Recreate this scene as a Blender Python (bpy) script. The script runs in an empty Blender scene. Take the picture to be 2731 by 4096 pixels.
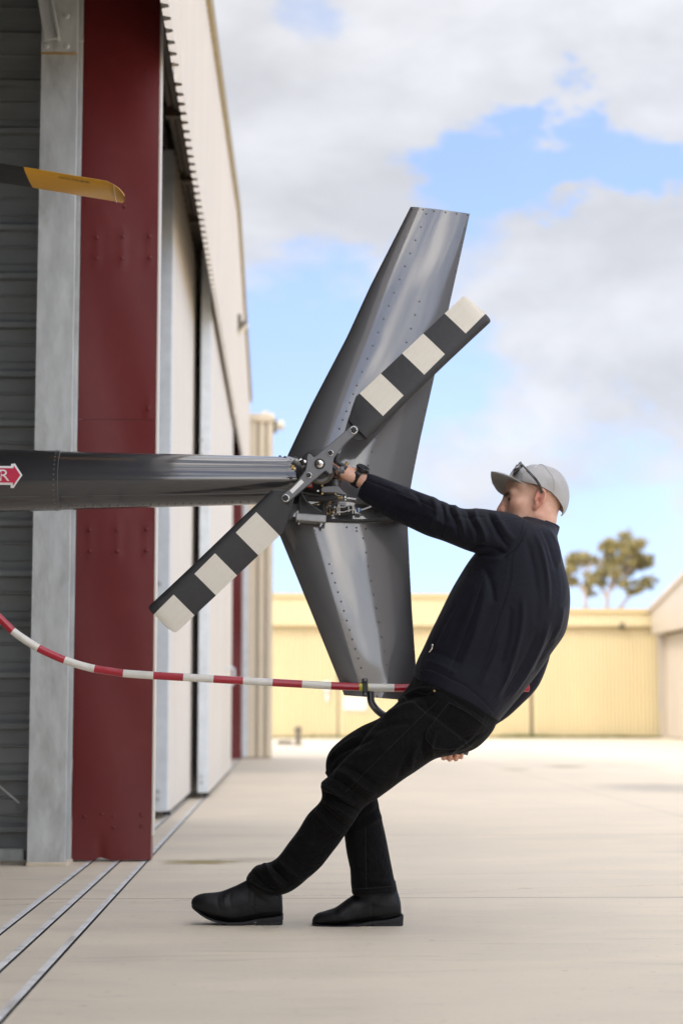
import bpy, bmesh, math, random
import numpy as np
from mathutils import Vector, Matrix

random.seed(4); np.random.seed(4)
scene = bpy.context.scene
COL = scene.collection
rad = math.radians

# ------------------------------------------------------------------ camera
F_PX, W_PX, H_PX = 7372.0, 2731.0, 4096.0
CAM = Vector((0.0, 0.0, 0.703))
YAW, PITCH = math.atan(0.0300), math.atan(0.1069)
cam_d = bpy.data.cameras.new('camera')
cam = bpy.data.objects.new('camera', cam_d); COL.objects.link(cam)
cam.location = CAM
cam.rotation_euler = (math.pi/2 + PITCH, 0.0, -YAW)
cam_d.sensor_fit = 'VERTICAL'; cam_d.sensor_height = 36.0; cam_d.sensor_width = 24.0
cam_d.lens = F_PX / H_PX * 36.0
cam_d.clip_start = 0.05; cam_d.clip_end = 3000.0
cam_d.dof.use_dof = True; cam_d.dof.focus_distance = 6.22; cam_d.dof.aperture_fstop = 2.6
scene.camera = cam

# ------------------------------------------------------------------ sky, sun, exposure
SUN_L = Vector((0.85, 0.80, -1.0)).normalized()          # direction the light travels
SUN_EL = math.asin(-SUN_L.z)
SUN_AZ = math.atan2(-SUN_L.x, -SUN_L.y)                  # clockwise from +Y
world = bpy.data.worlds.new('World'); scene.world = world; world.use_nodes = True
scene.render.engine = 'CYCLES'
scene.cycles.use_denoising = True
scene.cycles.max_bounces = 8; scene.cycles.diffuse_bounces = 4; scene.cycles.glossy_bounces = 4
scene.cycles.caustics_reflective = False; scene.cycles.caustics_refractive = False
scene.cycles.sample_clamp_indirect = 8.0
scene.view_settings.view_transform = 'Standard'; scene.view_settings.look = 'None'
scene.view_settings.gamma = 1.0; scene.view_settings.use_curve_mapping = False
scene.view_settings.exposure = 1.5

class NT:
    """small node helper"""
    def __init__(s, tree): s.t = tree; s.n = tree.nodes; s.l = tree.links
    def new(s, typ, **kw):
        n = s.n.new(typ)
        for k, v in kw.items(): setattr(n, k, v)
        return n
    def put(s, sock, v):
        if v is None: return
        if hasattr(v, 'is_output') or isinstance(v, bpy.types.NodeSocket): s.l.new(v, sock)
        elif isinstance(v, (tuple, list)) and sock.type == 'RGBA' and len(v) == 3: sock.default_value = (*v, 1)
        else: sock.default_value = v
    def math(s, op, a, b=None, c=None, clamp=False):
        n = s.new('ShaderNodeMath', operation=op); n.use_clamp = clamp
        s.put(n.inputs[0], a); s.put(n.inputs[1], b); s.put(n.inputs[2], c)
        return n.outputs[0]
    def vmath(s, op, a, b=None):
        n = s.new('ShaderNodeVectorMath', operation=op)
        s.put(n.inputs[0], a); s.put(n.inputs[1], b)
        if op == 'SCALE': n.inputs['Scale'].default_value = 0.16
        return n.outputs['Value'] if op in ('DOT_PRODUCT', 'LENGTH', 'DISTANCE') else n.outputs[0]
    def noise(s, vec, scale, detail=4, rough=0.55, dist=0.0, out='Fac'):
        n = s.new('ShaderNodeTexNoise')
        if vec is not None: s.put(n.inputs['Vector'], vec)
        n.inputs['Scale'].default_value = scale; n.inputs['Detail'].default_value = detail
        n.inputs['Roughness'].default_value = rough; n.inputs['Distortion'].default_value = dist
        return n.outputs[out]
    def maprange(s, v, a, b, c=0.0, d=1.0, smooth=False):
        n = s.new('ShaderNodeMapRange'); n.clamp = True
        if smooth: n.interpolation_type = 'SMOOTHSTEP'
        s.put(n.inputs[0], v)
        for i, q in enumerate((a, b, c, d)): n.inputs[i+1].default_value = q
        return n.outputs[0]
    def mix(s, fac, a, b, mode='MIX'):
        n = s.new('ShaderNodeMix', data_type='RGBA', blend_type=mode)
        s.put(n.inputs[0], fac); s.put(n.inputs[6], a); s.put(n.inputs[7], b)
        return n.outputs[2]
    def combine(s, x, y, z):
        n = s.new('ShaderNodeCombineXYZ'); s.put(n.inputs[0], x); s.put(n.inputs[1], y); s.put(n.inputs[2], z)
        return n.outputs[0]
    def sep(s, v):
        n = s.new('ShaderNodeSeparateXYZ'); s.put(n.inputs[0], v); return n.outputs
    def mapping(s, v, scale=(1,1,1), loc=(0,0,0), rot=(0,0,0)):
        n = s.new('ShaderNodeMapping'); s.put(n.inputs[0], v)
        n.inputs['Scale'].default_value = scale; n.inputs['Location'].default_value = loc; n.inputs['Rotation'].default_value = rot
        return n.outputs[0]

# pixel of the photograph (2731 x 4096) <-> place in the world: used only to measure
_fw = np.array([math.sin(YAW)*math.cos(PITCH), math.cos(YAW)*math.cos(PITCH), math.sin(PITCH)])
_rt = np.array([math.cos(YAW), -math.sin(YAW), 0.0])
_up = np.cross(_rt, _fw)
def ray(px, py):
    return _fw + _rt*((px - W_PX/2)/F_PX) + _up*((H_PX/2 - py)/F_PX)
def at(px, py, Y):
    d = ray(px, py); return Vector(np.array(CAM) + d*(Y/d[1]))
def on_ground(px, py, z=0.0):
    d = ray(px, py); return Vector(np.array(CAM) + d*((z - CAM.z)/d[2]))
def project(P):
    q = P - np.array(CAM); w = q @ _fw
    return np.stack([W_PX/2 + F_PX*(q @ _rt)/w, H_PX/2 - F_PX*(q @ _up)/w], 1)
def dirn(px, py):
    d = ray(px, py); return tuple(d/np.linalg.norm(d))

def build_world():
    t = NT(world.node_tree); t.n.clear()
    sky = t.new('ShaderNodeTexSky', sky_type='NISHITA'); sky.sun_disc = False
    sky.sun_elevation = SUN_EL; sky.sun_rotation = SUN_AZ
    sky.air_density = 1.0; sky.dust_density = 0.5; sky.ozone_density = 3.0
    co = t.new('ShaderNodeTexCoord').outputs['Generated']
    nrm = t.vmath('NORMALIZE', co)
    sx, sy, sz_ = t.sep(nrm)
    t.put(sky.inputs['Vector'], t.vmath('NORMALIZE', t.combine(sx, sy, t.math('ADD', t.math('MAXIMUM', sz_, 0.0), 0.17))))   # a clear, not a hazy, horizon
    st = t.mapping(nrm, scale=(1, 1, 1.9), loc=(0.3, 0.1, 0.05))
    big = t.noise(st, 4.2, 9, 0.56, 0.25)
    fine = t.noise(st, 11.0, 8, 0.60, 0.2)
    field = t.math('MULTIPLY_ADD', big, 0.72, t.math('MULTIPLY', fine, 0.28))
    wv = t.noise(st, 7.0, 6, 0.6, 0.0, 'Color')
    warp = t.vmath('NORMALIZE', t.vmath('ADD', nrm, t.vmath('SCALE', t.vmath('SUBTRACT', wv, (0.5, 0.5, 0.5)))))
    # clouds that stand in the photographed quarter of the sky: (pixel, angular size, weight)
    for px, py, sz, w in CLOUDS:
        d = t.vmath('DOT_PRODUCT', warp, dirn(px, py))
        g = t.maprange(d, math.cos(sz), 1.0, 0.0, w, True)
        field = t.math('ADD', field, g)
    cover = t.maprange(field, 0.40, 0.64, 0.0, 1.0, True)
    veil = t.maprange(t.sep(nrm)[2], 0.0, 0.22, 0.42, 0.09)
    cover = t.math('MAXIMUM', cover, veil)
    lum = t.noise(t.mapping(nrm, scale=(1, 1, 2.4), loc=(4.1, 2.2, 0.3)), 5.5, 7, 0.55, 0.3)
    lum = t.maprange(lum, 0.30, 0.70, 0.90, 1.08)
    lee = t.noise(t.vmath('ADD', st, tuple(-SUN_L*0.055)), 4.2, 9, 0.56, 0.25)
    lum = t.math('MULTIPLY', lum, t.maprange(t.math('SUBTRACT', big, lee), -0.10, 0.10, 0.89, 1.12))
    # out-of-view cloud towards the sun made stronger and warmer to lift the shaded ground
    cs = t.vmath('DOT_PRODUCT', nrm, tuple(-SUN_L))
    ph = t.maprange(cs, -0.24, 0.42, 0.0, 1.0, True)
    bright = t.math('MULTIPLY_ADD', ph, CLOUD_LIFT, CLOUD_BASE)
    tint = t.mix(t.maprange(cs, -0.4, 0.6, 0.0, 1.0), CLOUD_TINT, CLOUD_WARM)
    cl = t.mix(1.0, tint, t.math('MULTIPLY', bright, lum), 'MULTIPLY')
    blue = t.mix(1.0, sky.outputs[0], BLUE_TINT, 'MULTIPLY')
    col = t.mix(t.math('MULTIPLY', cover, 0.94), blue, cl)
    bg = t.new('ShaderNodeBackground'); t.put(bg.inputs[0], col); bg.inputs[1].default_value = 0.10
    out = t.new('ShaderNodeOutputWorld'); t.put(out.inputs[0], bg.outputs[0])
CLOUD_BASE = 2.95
CLOUD_LIFT = 15.5
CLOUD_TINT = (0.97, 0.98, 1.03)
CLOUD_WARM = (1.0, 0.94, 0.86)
BLUE_TINT = (1.38, 1.20, 1.15)
CLOUDS = [(1250, 500, .14, .16), (1750, 560, .09, .10), (900, 850, .07, .08), (2550, 100, .10, .18), (2050, 60, .08, .12), (2250, 250, .06, .10),
          (2350, 1300, .10, .17), (2700, 1250, .08, .12), (2250, 1050, .05, .10), (2560, 480, .05, .08),
          (1960, 620, .04, -.16), (2080, 560, .04, -.18), (2210, 600, .045, -.18), (2120, 740, .04, -.12), (1880, 860, .05, -.14), (2380, 700, .045, -.16), (2560, 690, .04, -.16), (2690, 660, .035, -.12), (1060, 1420, .12, -.18),
          (1300, 1130, .06, -.14), (1260, 10, .03, -.16), (1220, 2000, .05, -.12), (1750, 2250, .05, -.10), (1900, 1790, .05, .05), (2500, 2150, .05, -.06), (1750, 2050, .03, .06), (2450, 1700, .03, -.08), (2650, 1850, .04, .05)]
build_world()
sun_d = bpy.data.lights.new('sun', 'SUN'); sun = bpy.data.objects.new('sun', sun_d); COL.objects.link(sun)
sun_d.energy = 0.45; sun_d.angle = rad(2.0); sun_d.color = (1.0, 0.94, 0.84)
sun.rotation_euler = SUN_L.to_track_quat('-Z', 'Y').to_euler(); sun.location = (-20, -20, 30)

# ------------------------------------------------------------------ materials
MATS = {}
def mat(name, base, rough=0.5, metal=0.0, vary=0.12, vscale=6.0, bump=0.0, bscale=40.0, coat=0.0, coat_rough=0.04,
        spec=0.5, stretch=(1,1,1), dirt=None, dirt_amt=0.0, dirt_scale=3.0, sheen=0.0, rvary=0.0, flake=0.0):
    m = bpy.data.materials.new(name); m.use_nodes = True; t = NT(m.node_tree)
    b = t.n['Principled BSDF']
    co = t.new('ShaderNodeTexCoord').outputs['Object']
    v = t.mapping(co, scale=stretch)
    n1 = t.noise(v, vscale, 6, 0.6)
    f = t.maprange(n1, 0.25, 0.75, 1.0 - vary, 1.0 + vary)
    col = t.mix(1.0, base, t.combine(f, f, f), 'MULTIPLY')
    if dirt:
        dm = t.maprange(t.noise(v, dirt_scale, 8, 0.65, 0.4), 0.48, 0.72, 0.0, dirt_amt, True)
        col = t.mix(dm, col, dirt)
    t.put(b.inputs['Base Color'], col)
    b.inputs['Metallic'].default_value = metal
    b.inputs['Specular IOR Level'].default_value = spec
    r = rough
    if rvary: r = t.maprange(t.noise(v, vscale*1.7, 5, 0.6), 0.3, 0.7, max(0.02, rough - rvary), rough + rvary)
    t.put(b.inputs['Roughness'], r)
    b.inputs['Coat Weight'].default_value = coat; b.inputs['Coat Roughness'].default_value = coat_rough
    if sheen: b.inputs['Sheen Weight'].default_value = sheen; b.inputs['Sheen Roughness'].default_value = 0.45
    if bump:
        bn = t.new('ShaderNodeBump'); bn.inputs['Strength'].default_value = bump; bn.inputs['Distance'].default_value = 0.01
        t.put(bn.inputs['Height'], t.noise(v, bscale, 5, 0.6)); t.put(b.inputs['Normal'], bn.outputs[0])
    MATS[name] = m
    return m

def concrete_material():
    m = bpy.data.materials.new('apron_concrete'); m.use_nodes = True; t = NT(m.node_tree); b = t.n['Principled BSDF']
    co = t.new('ShaderNodeTexCoord').outputs['Object']
    x, y, z = t.sep(co)
    broad = t.noise(t.mapping(co, scale=(0.35, 1, 1)), 0.55, 6, 0.6, 0.6)
    mid = t.noise(t.mapping(co, scale=(0.45, 1, 1)), 3.2, 7, 0.62, 0.5)
    fine = t.noise(co, 46.0, 6, 0.7)
    grit = t.noise(co, 320.0, 3, 0.7)
    k = t.math('MULTIPLY_ADD', broad, 0.24, t.math('MULTIPLY_ADD', mid, 0.42, t.math('MULTIPLY_ADD', fine, 0.12, t.math('MULTIPLY', grit, 0.10))))
    k = t.math('ADD', k, 0.58)
    col = t.mix(1.0, (0.70, 0.605, 0.465), t.combine(k, k, k), 'MULTIPLY')
    # pinkish / greyer slabs
    col = t.mix(t.maprange(t.noise(co, 0.35, 4, 0.5), 0.42, 0.62, 0.0, 0.35), col, (0.62, 0.54, 0.425))
    # dark streaks of water stain
    st = t.noise(t.mapping(co, scale=(0.8, 5.0, 1), loc=(3, 1, 0)), 1.5, 7, 0.62, 0.5)
    col = t.mix(t.maprange(st, 0.55, 0.76, 0.0, 0.42, True), col, (0.37, 0.33, 0.27))
    # scattered specks
    sp = t.noise(t.mapping(co, scale=(1, 1.6, 1)), 26.0, 2, 0.4)
    col = t.mix(t.maprange(sp, 0.69, 0.76, 0.0, 0.4), col, (0.30, 0.24, 0.17))
    wob = t.math('MULTIPLY_ADD', t.noise(co, 2.5, 4, 0.6), 0.05, -0.025)
    # mossy, oily stains with a shape of their own
    for (sx, sy, rx, ry, amt, c) in STAINS:
        dx = t.math('DIVIDE', t.math('SUBTRACT', x, sx), rx); dy = t.math('DIVIDE', t.math('SUBTRACT', y, sy), ry)
        d = t.math('SQRT', t.math('ADD', t.math('MULTIPLY', dx, dx), t.math('MULTIPLY', dy, dy)))
        d = t.math('ADD', d, t.math('MULTIPLY_ADD', t.noise(co, 7.0, 6, 0.65), 1.3, -0.65))
        col = t.mix(t.maprange(d, 0.25, 1.0, amt, 0.0, True), col, c)
    # saw-cut joints between the slabs
    for yj in JOINTS_Y:
        d = t.math('ABSOLUTE', t.math('ADD', t.math('SUBTRACT', y, yj), t.math('MULTIPLY', wob, 0.5)))
        col = t.mix(t.maprange(d, 0.004, 0.014, 0.75, 0.0), col, (0.26, 0.21, 0.15))
    for xj in JOINTS_X:
        d = t.math('ABSOLUTE', t.math('ADD', t.math('SUBTRACT', x, xj), t.math('MULTIPLY', wob, 0.3)))
        col = t.mix(t.maprange(d, 0.003, 0.010, 0.45, 0.0), col, (0.26, 0.21, 0.15))
    # hairline crack
    ck = t.math('ABSOLUTE', t.math('SUBTRACT', y, t.math('MULTIPLY_ADD', x, 0.28, t.math('MULTIPLY_ADD', t.noise(co, 1.7, 6, 0.65), 0.45, 6.85))))
    col = t.mix(t.maprange(ck, 0.002, 0.009, 0.4, 0.0), col, (0.27, 0.21, 0.15))
    t.put(b.inputs['Base Color'], col)
    t.put(b.inputs['Roughness'], t.maprange(mid, 0.3, 0.7, 0.55, 0.8))
    b.inputs['Specular IOR Level'].default_value = 0.3
    bn = t.new('ShaderNodeBump'); bn.inputs['Strength'].default_value = 0.25; bn.inputs['Distance'].default_value = 0.004
    t.put(bn.inputs['Height'], t.math('ADD', fine, grit)); t.put(b.inputs['Normal'], bn.outputs[0])
    MATS['apron_concrete'] = m
    return m
_s1 = on_ground(790, 3448); _s2 = on_ground(2260, 3066); _s3 = on_ground(2060, 3078); _s4 = on_ground(1150, 3000); _s5 = on_ground(1000, 3440)
STAINS = [(_s1.x+.02, _s1.y, .25, .20, .85, (0.27, 0.20, 0.05)), (_s2.x, _s2.y, .35, .5, .7, (0.22, 0.18, 0.06)), (_s3.x, _s3.y, .25, .4, .6, (0.24, 0.19, 0.06)),
          (_s4.x, _s4.y, .4, .8, .35, (0.3, 0.24, 0.13)), (_s5.x, _s5.y, .25, .2, .35, (0.3, 0.25, 0.16)), (-1.45, 6.6, .4, 1.0, .55, (0.36, 0.35, 0.34)), (on_ground(2650,3150).x, on_ground(2650,3150).y, .8, 1.4, .45, (0.25,0.23,0.2))]
JOINTS_Y = [on_ground(1500, 3592).y, on_ground(1500, 3340).y, 17.5, 24.0, 31.0, 38.0]
JOINTS_X = [2.6, 6.4]

# ------------------------------------------------------------------ mesh helpers
class G:
    """collects shapes, then becomes ONE mesh object"""
    def __init__(s): s.v = []; s.f = []; s.m = []
    def add(s, verts, faces, mi=0):
        o = len(s.v); s.v += [tuple(p) for p in verts]; s.f += [tuple(i+o for i in f) for f in faces]; s.m += [mi]*len(faces)
        return s
    def box(s, x0, x1, y0, y1, z0, z1, mi=0):
        v = [(x0,y0,z0),(x1,y0,z0),(x1,y1,z0),(x0,y1,z0),(x0,y0,z1),(x1,y0,z1),(x1,y1,z1),(x0,y1,z1)]
        return s.add(v, [(0,3,2,1),(4,5,6,7),(0,1,5,4),(1,2,6,5),(2,3,7,6),(3,0,4,7)], mi)
    def obox(s, c, ax, ay, az, mi=0):
        c = Vector(c); ax, ay, az = Vector(ax), Vector(ay), Vector(az); v = []
        for k in (-1, 1):
            for i, j in ((-1,-1),(1,-1),(1,1),(-1,1)): v.append(c + ax*i + ay*j + az*k)
        return s.add(v, [(0,3,2,1),(4,5,6,7),(0,1,5,4),(1,2,6,5),(2,3,7,6),(3,0,4,7)], mi)
    def rings(s, rings, closed=True, cap=True, mi=0):
        n = len(rings[0]); o = len(s.v); k = len(rings)
        for r in rings: s.v += [tuple(p) for p in r]
        for i in range(k-1):
            for j in range(n if closed else n-1):
                a = o+i*n+j; b = o+i*n+(j+1) % n
                s.f.append((a, b, b+n, a+n)); s.m.append(mi if not isinstance(mi, (list, tuple)) else mi[i])
        if cap and closed:
            s.f.append(tuple(o+j for j in range(n))[::-1]); s.m.append(mi if not isinstance(mi, (list, tuple)) else mi[0])
            s.f.append(tuple(o+(k-1)*n+j for j in range(n))); s.m.append(mi if not isinstance(mi, (list, tuple)) else mi[-1])
        return s
    def cyl(s, p0, p1, r0, r1=None, n=16, mi=0):
        p0, p1 = Vector(p0), Vector(p1); r1 = r0 if r1 is None else r1
        d = (p1-p0).normalized(); a = d.orthogonal().normalized(); b = d.cross(a)
        R = lambda p, r: [p + (a*math.cos(2*math.pi*i/n) + b*math.sin(2*math.pi*i/n))*r for i in range(n)]
        return s.rings([R(p0, r0), R(p1, r1)], mi=mi)
    def lathe(s, p0, d, prof, n=20, mi=0, cap=True):
        """prof = [(along, radius)]"""
        p0, d = Vector(p0), Vector(d).normalized(); a = d.orthogonal().normalized(); b = d.cross(a)
        return s.rings([[p0 + d*h + (a*math.cos(2*math.pi*i/n) + b*math.sin(2*math.pi*i/n))*max(r, 1e-5) for i in range(n)] for h, r in prof], mi=mi, cap=cap)
    def tube(s, pts, r, n=12, mi=0, cap=True):
        pts = [Vector(p) for p in pts]; rr = r if isinstance(r, (list, tuple)) else [r]*len(pts)
        d = (pts[1]-pts[0]).normalized(); a = d.orthogonal().normalized(); R = []
        for i, p in enumerate(pts):
            d = (pts[min(i+1, len(pts)-1)] - pts[max(i-1, 0)]).normalized()
            a = (a - d*a.dot(d)).normalized(); b = d.cross(a)
            R.append([p + (a*math.cos(2*math.pi*j/n) + b*math.sin(2*math.pi*j/n))*rr[i] for j in range(n)])
        return s.rings(R, mi=mi, cap=cap)
    def ball(s, c, r, n=12, k=7, sc=(1,1,1), mi=0):
        c = Vector(c); R = []
        for i in range(k+1):
            th = math.pi*i/k; q = max(math.sin(th), 1e-4)
            R.append([c + Vector((r*sc[0]*q*math.cos(2*math.pi*j/n), r*sc[1]*q*math.sin(2*math.pi*j/n), -r*sc[2]*math.cos(th))) for j in range(n)])
        return s.rings(R, mi=mi)
    def prism(s, poly, off, mi=0):
        """closed polygon of 3-D points pushed along off"""
        off = Vector(off); n = len(poly); P = [Vector(p) for p in poly]
        v = P + [p+off for p in P]
        f = [tuple(range(n)), tuple(range(2*n-1, n-1, -1))] + [(i, i+n, (i+1) % n + n, (i+1) % n) for i in range(n)]
        return s.add(v, f, mi)

def smooth_path(pts, k=8):
    """Catmull-Rom through tuples of any length"""
    P = [np.array(p, float) for p in pts]; P = [2*P[0]-P[1]] + P + [2*P[-1]-P[-2]]; out = []
    for i in range(1, len(P)-2):
        for j in range(k):
            t = j/k; a, b, c, d = P[i-1:i+3]
            out.append(0.5*((2*b) + (c-a)*t + (2*a-5*b+4*c-d)*t*t + (3*b-a-3*c+d)*t**3))
    out.append(P[-2]); return out

def mesh_from(name, g):
    me = bpy.data.meshes.new(name); me.from_pydata([tuple(p) for p in g.v], [], g.f); me.update(); return me
def hold(o, parent):
    COL.objects.link(o)
    if parent is not None:
        o.parent = parent; o.matrix_parent_inverse = Matrix.Translation(parent.location).inverted()
def build(name, g, m, parent=None, smooth=False, bevel=0.0, seg=2, kind=None, label=None, recalc=True, angle=40):
    me = mesh_from(name, g)
    for q in (m if isinstance(m, (list, tuple)) else [m]): me.materials.append(MATS[q] if isinstance(q, str) else q)
    if any(g.m): me.polygons.foreach_set('material_index', g.m)
    if recalc:
        b = bmesh.new(); b.from_mesh(me); bmesh.ops.recalc_face_normals(b, faces=b.faces); b.to_mesh(me); b.free()
    if smooth:
        me.polygons.foreach_set('use_smooth', [True]*len(me.polygons))
        try: me.set_sharp_from_angle(angle=rad(angle))
        except Exception: pass
    o = bpy.data.objects.new(name, me); hold(o, parent)
    if bevel:
        md = o.modifiers.new('bevel', 'BEVEL'); md.width = bevel; md.segments = seg; md.limit_method = 'ANGLE'; md.angle_limit = rad(35)
    if kind: o['kind'] = kind
    if label: o['label'] = label
    return o
def thing(name, label, cat, loc=(0,0,0), group=None):
    o = bpy.data.objects.new(name, None); o.empty_display_size = 0.1; o.location = loc; COL.objects.link(o)
    o['label'] = label; o['category'] = cat
    if group: o['group'] = group
    return o
def tag(o, label, cat, group=None):
    o['label'] = label; o['category'] = cat
    if group: o['group'] = group
    return o
def copy_of(o, parent, delta=(0,0,0)):
    c = o.copy(); COL.objects.link(c); c.parent = parent
    if parent is not None: c.matrix_parent_inverse = Matrix.Translation(parent.location).inverted()
    c.location = o.location + Vector(delta); return c
# ------------------------------------------------------------------ materials of the place
concrete_material()
mat('red_paint', (0.150, 0.0100, 0.0098), 0.45, vary=0.10, vscale=1.6, coat=0.15, coat_rough=0.25, dirt=(0.22, 0.045, 0.04), dirt_amt=0.16, dirt_scale=7, bump=0.05, bscale=3.0, rvary=0.08)
mat('galvanised', (0.58, 0.60, 0.59), 0.5, 0.2, vary=0.20, vscale=14, stretch=(1, 1, .35), dirt=(0.24, 0.23, 0.20), dirt_amt=0.5, dirt_scale=6, rvary=0.12, bump=0.04, bscale=60)
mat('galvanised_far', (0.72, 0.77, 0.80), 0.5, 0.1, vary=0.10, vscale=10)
mat('rust_edge', (0.42, 0.26, 0.09), 0.8, vary=0.3, vscale=40)
mat('slate_cladding', (0.20, 0.215, 0.215), 0.42, 0.0, vary=0.22, vscale=5, stretch=(.4, 1, 1), rvary=0.1, dirt=(0.14, 0.12, 0.10), dirt_amt=0.4, dirt_scale=3)
mat('cream_cladding', (0.72, 0.665, 0.585), 0.45, vary=0.05, vscale=3, stretch=(1, 1, .3))
mat('wing_cream', (0.74, 0.645, 0.48), 0.5, vary=0.04)
mat('tan_flashing', (0.34, 0.26, 0.12), 0.5, vary=0.15)
mat('dark_steel', (0.045, 0.038, 0.030), 0.6, vary=0.2)
mat('brown_rail', (0.16, 0.125, 0.095), 0.55, vary=0.15)
mat('roof_sheet', (0.20, 0.19, 0.17), 0.5, vary=0.1)
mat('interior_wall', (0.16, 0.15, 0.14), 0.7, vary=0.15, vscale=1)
mat('rail_steel', (0.74, 0.72, 0.68), 0.6, 0.0, vary=0.2, vscale=12, dirt=(0.25, 0.2, 0.14), dirt_amt=0.6, dirt_scale=8)
mat('slot_dark', (0.012, 0.011, 0.012), 0.9, vary=0.2)
mat('yellow_cladding', (0.70, 0.595, 0.36), 0.5, vary=0.05, vscale=1.2, stretch=(1, 1, .3))
mat('yellow_trim', (0.62, 0.49, 0.25), 0.5, vary=0.05)
mat('beige_cladding', (0.50, 0.435, 0.34), 0.5, vary=0.05, vscale=1)
mat('shadow_gap', (0.05, 0.042, 0.03), 0.8)
mat('white_sign', (0.78, 0.76, 0.72), 0.5, vary=0.05)
mat('grass_green', (0.13, 0.15, 0.025), 0.8, vary=0.3, vscale=20)
mat('bark', (0.40, 0.32, 0.25), 0.85, vary=0.25, vscale=3)
mat('gum_leaf', (0.36, 0.295, 0.105), 0.55, vary=0.35, vscale=0.8)
mat('gum_leaf_dark', (0.19, 0.17, 0.075), 0.55, vary=0.35, vscale=0.8)
mat('lamp_grey', (0.16, 0.14, 0.10), 0.5)
mat('lamp_pale', (0.70, 0.64, 0.5), 0.4)

# ------------------------------------------------------------------ the ground and its rails
TRX = [-0.893, -0.767, -0.641]         # three floor tracks
Y_END = 26.4
def make_ground():
    xs = [-500.0]; zs = [0.0]
    for tx in TRX:
        for dx, z in ((-0.003, 0), (-0.003, -0.03), (0.0065, -0.03), (0.0065, 0)):
            xs.append(tx+dx); zs.append(z)
    xs.append(500.0); zs.append(0.0)
    g = G()
    ys = [-14.0, Y_END]
    n = len(xs)
    v = [(x, y, z) for y in ys for x, z in zip(xs, zs)]
    mi = []
    for i in range(n-1):
        slot = zs[i] < 0 or zs[i+1] < 0
        g.add([v[i], v[i+1], v[n+i+1], v[n+i]], [(0, 1, 2, 3)], 1 if slot else 0)
    g.add([(-500, -500, 0), (500, -500, 0), (500, -14, 0), (-500, -14, 0)], [(0, 1, 2, 3)])
    g.add([(-500, Y_END, 0), (500, Y_END, 0), (500, 900, 0), (-500, 900, 0)], [(0, 1, 2, 3)])
    o = build('ground', g, ['apron_concrete', 'slot_dark'], recalc=False); o['kind'] = 'structure'
    for tx in TRX:
        g = G(); y = -14.0; rs = random.Random(int(-tx*1000))
        while y < Y_END:
            y2 = min(Y_END, y + 3.0 + rs.random()*.6)
            g.box(tx-.024+rs.uniform(-.002,.002), tx-.0035, y, y2-.006, -.02, .002)
            y = y2
        r = build('floor_rail', g, 'rail_steel', o, bevel=.0015)
    return o
ground = make_ground()

# ------------------------------------------------------------------ hangar
def ribbed(g, axis_pts, lo, hi, normal, pitch, depth, mi=0, flat=.55, ramp=.12):
    """trapezoidal vertical cladding from axis_pts[0] to axis_pts[1]; lo/hi give z for a distance along"""
    A, B = Vector(axis_pts[0]), Vector(axis_pts[1]); L = (B-A).length; d = (B-A)/L; nr = Vector(normal)
    s = 0.0; prof = []
    while s < L:
        for q, h in ((0, 0), (flat, 0), (flat+ramp, 1), (1-ramp, 1)):
            if s + q*pitch <= L: prof.append((s+q*pitch, h*depth))
        s += pitch
    prof.append((L, 0))
    bot = [A + d*s + nr*h + Vector((0, 0, lo(s))) for s, h in prof]
    top = [A + d*s + nr*h + Vector((0, 0, hi(s))) for s, h in prof]
    return g.rings([bot, top], closed=False, cap=False, mi=mi)

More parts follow.
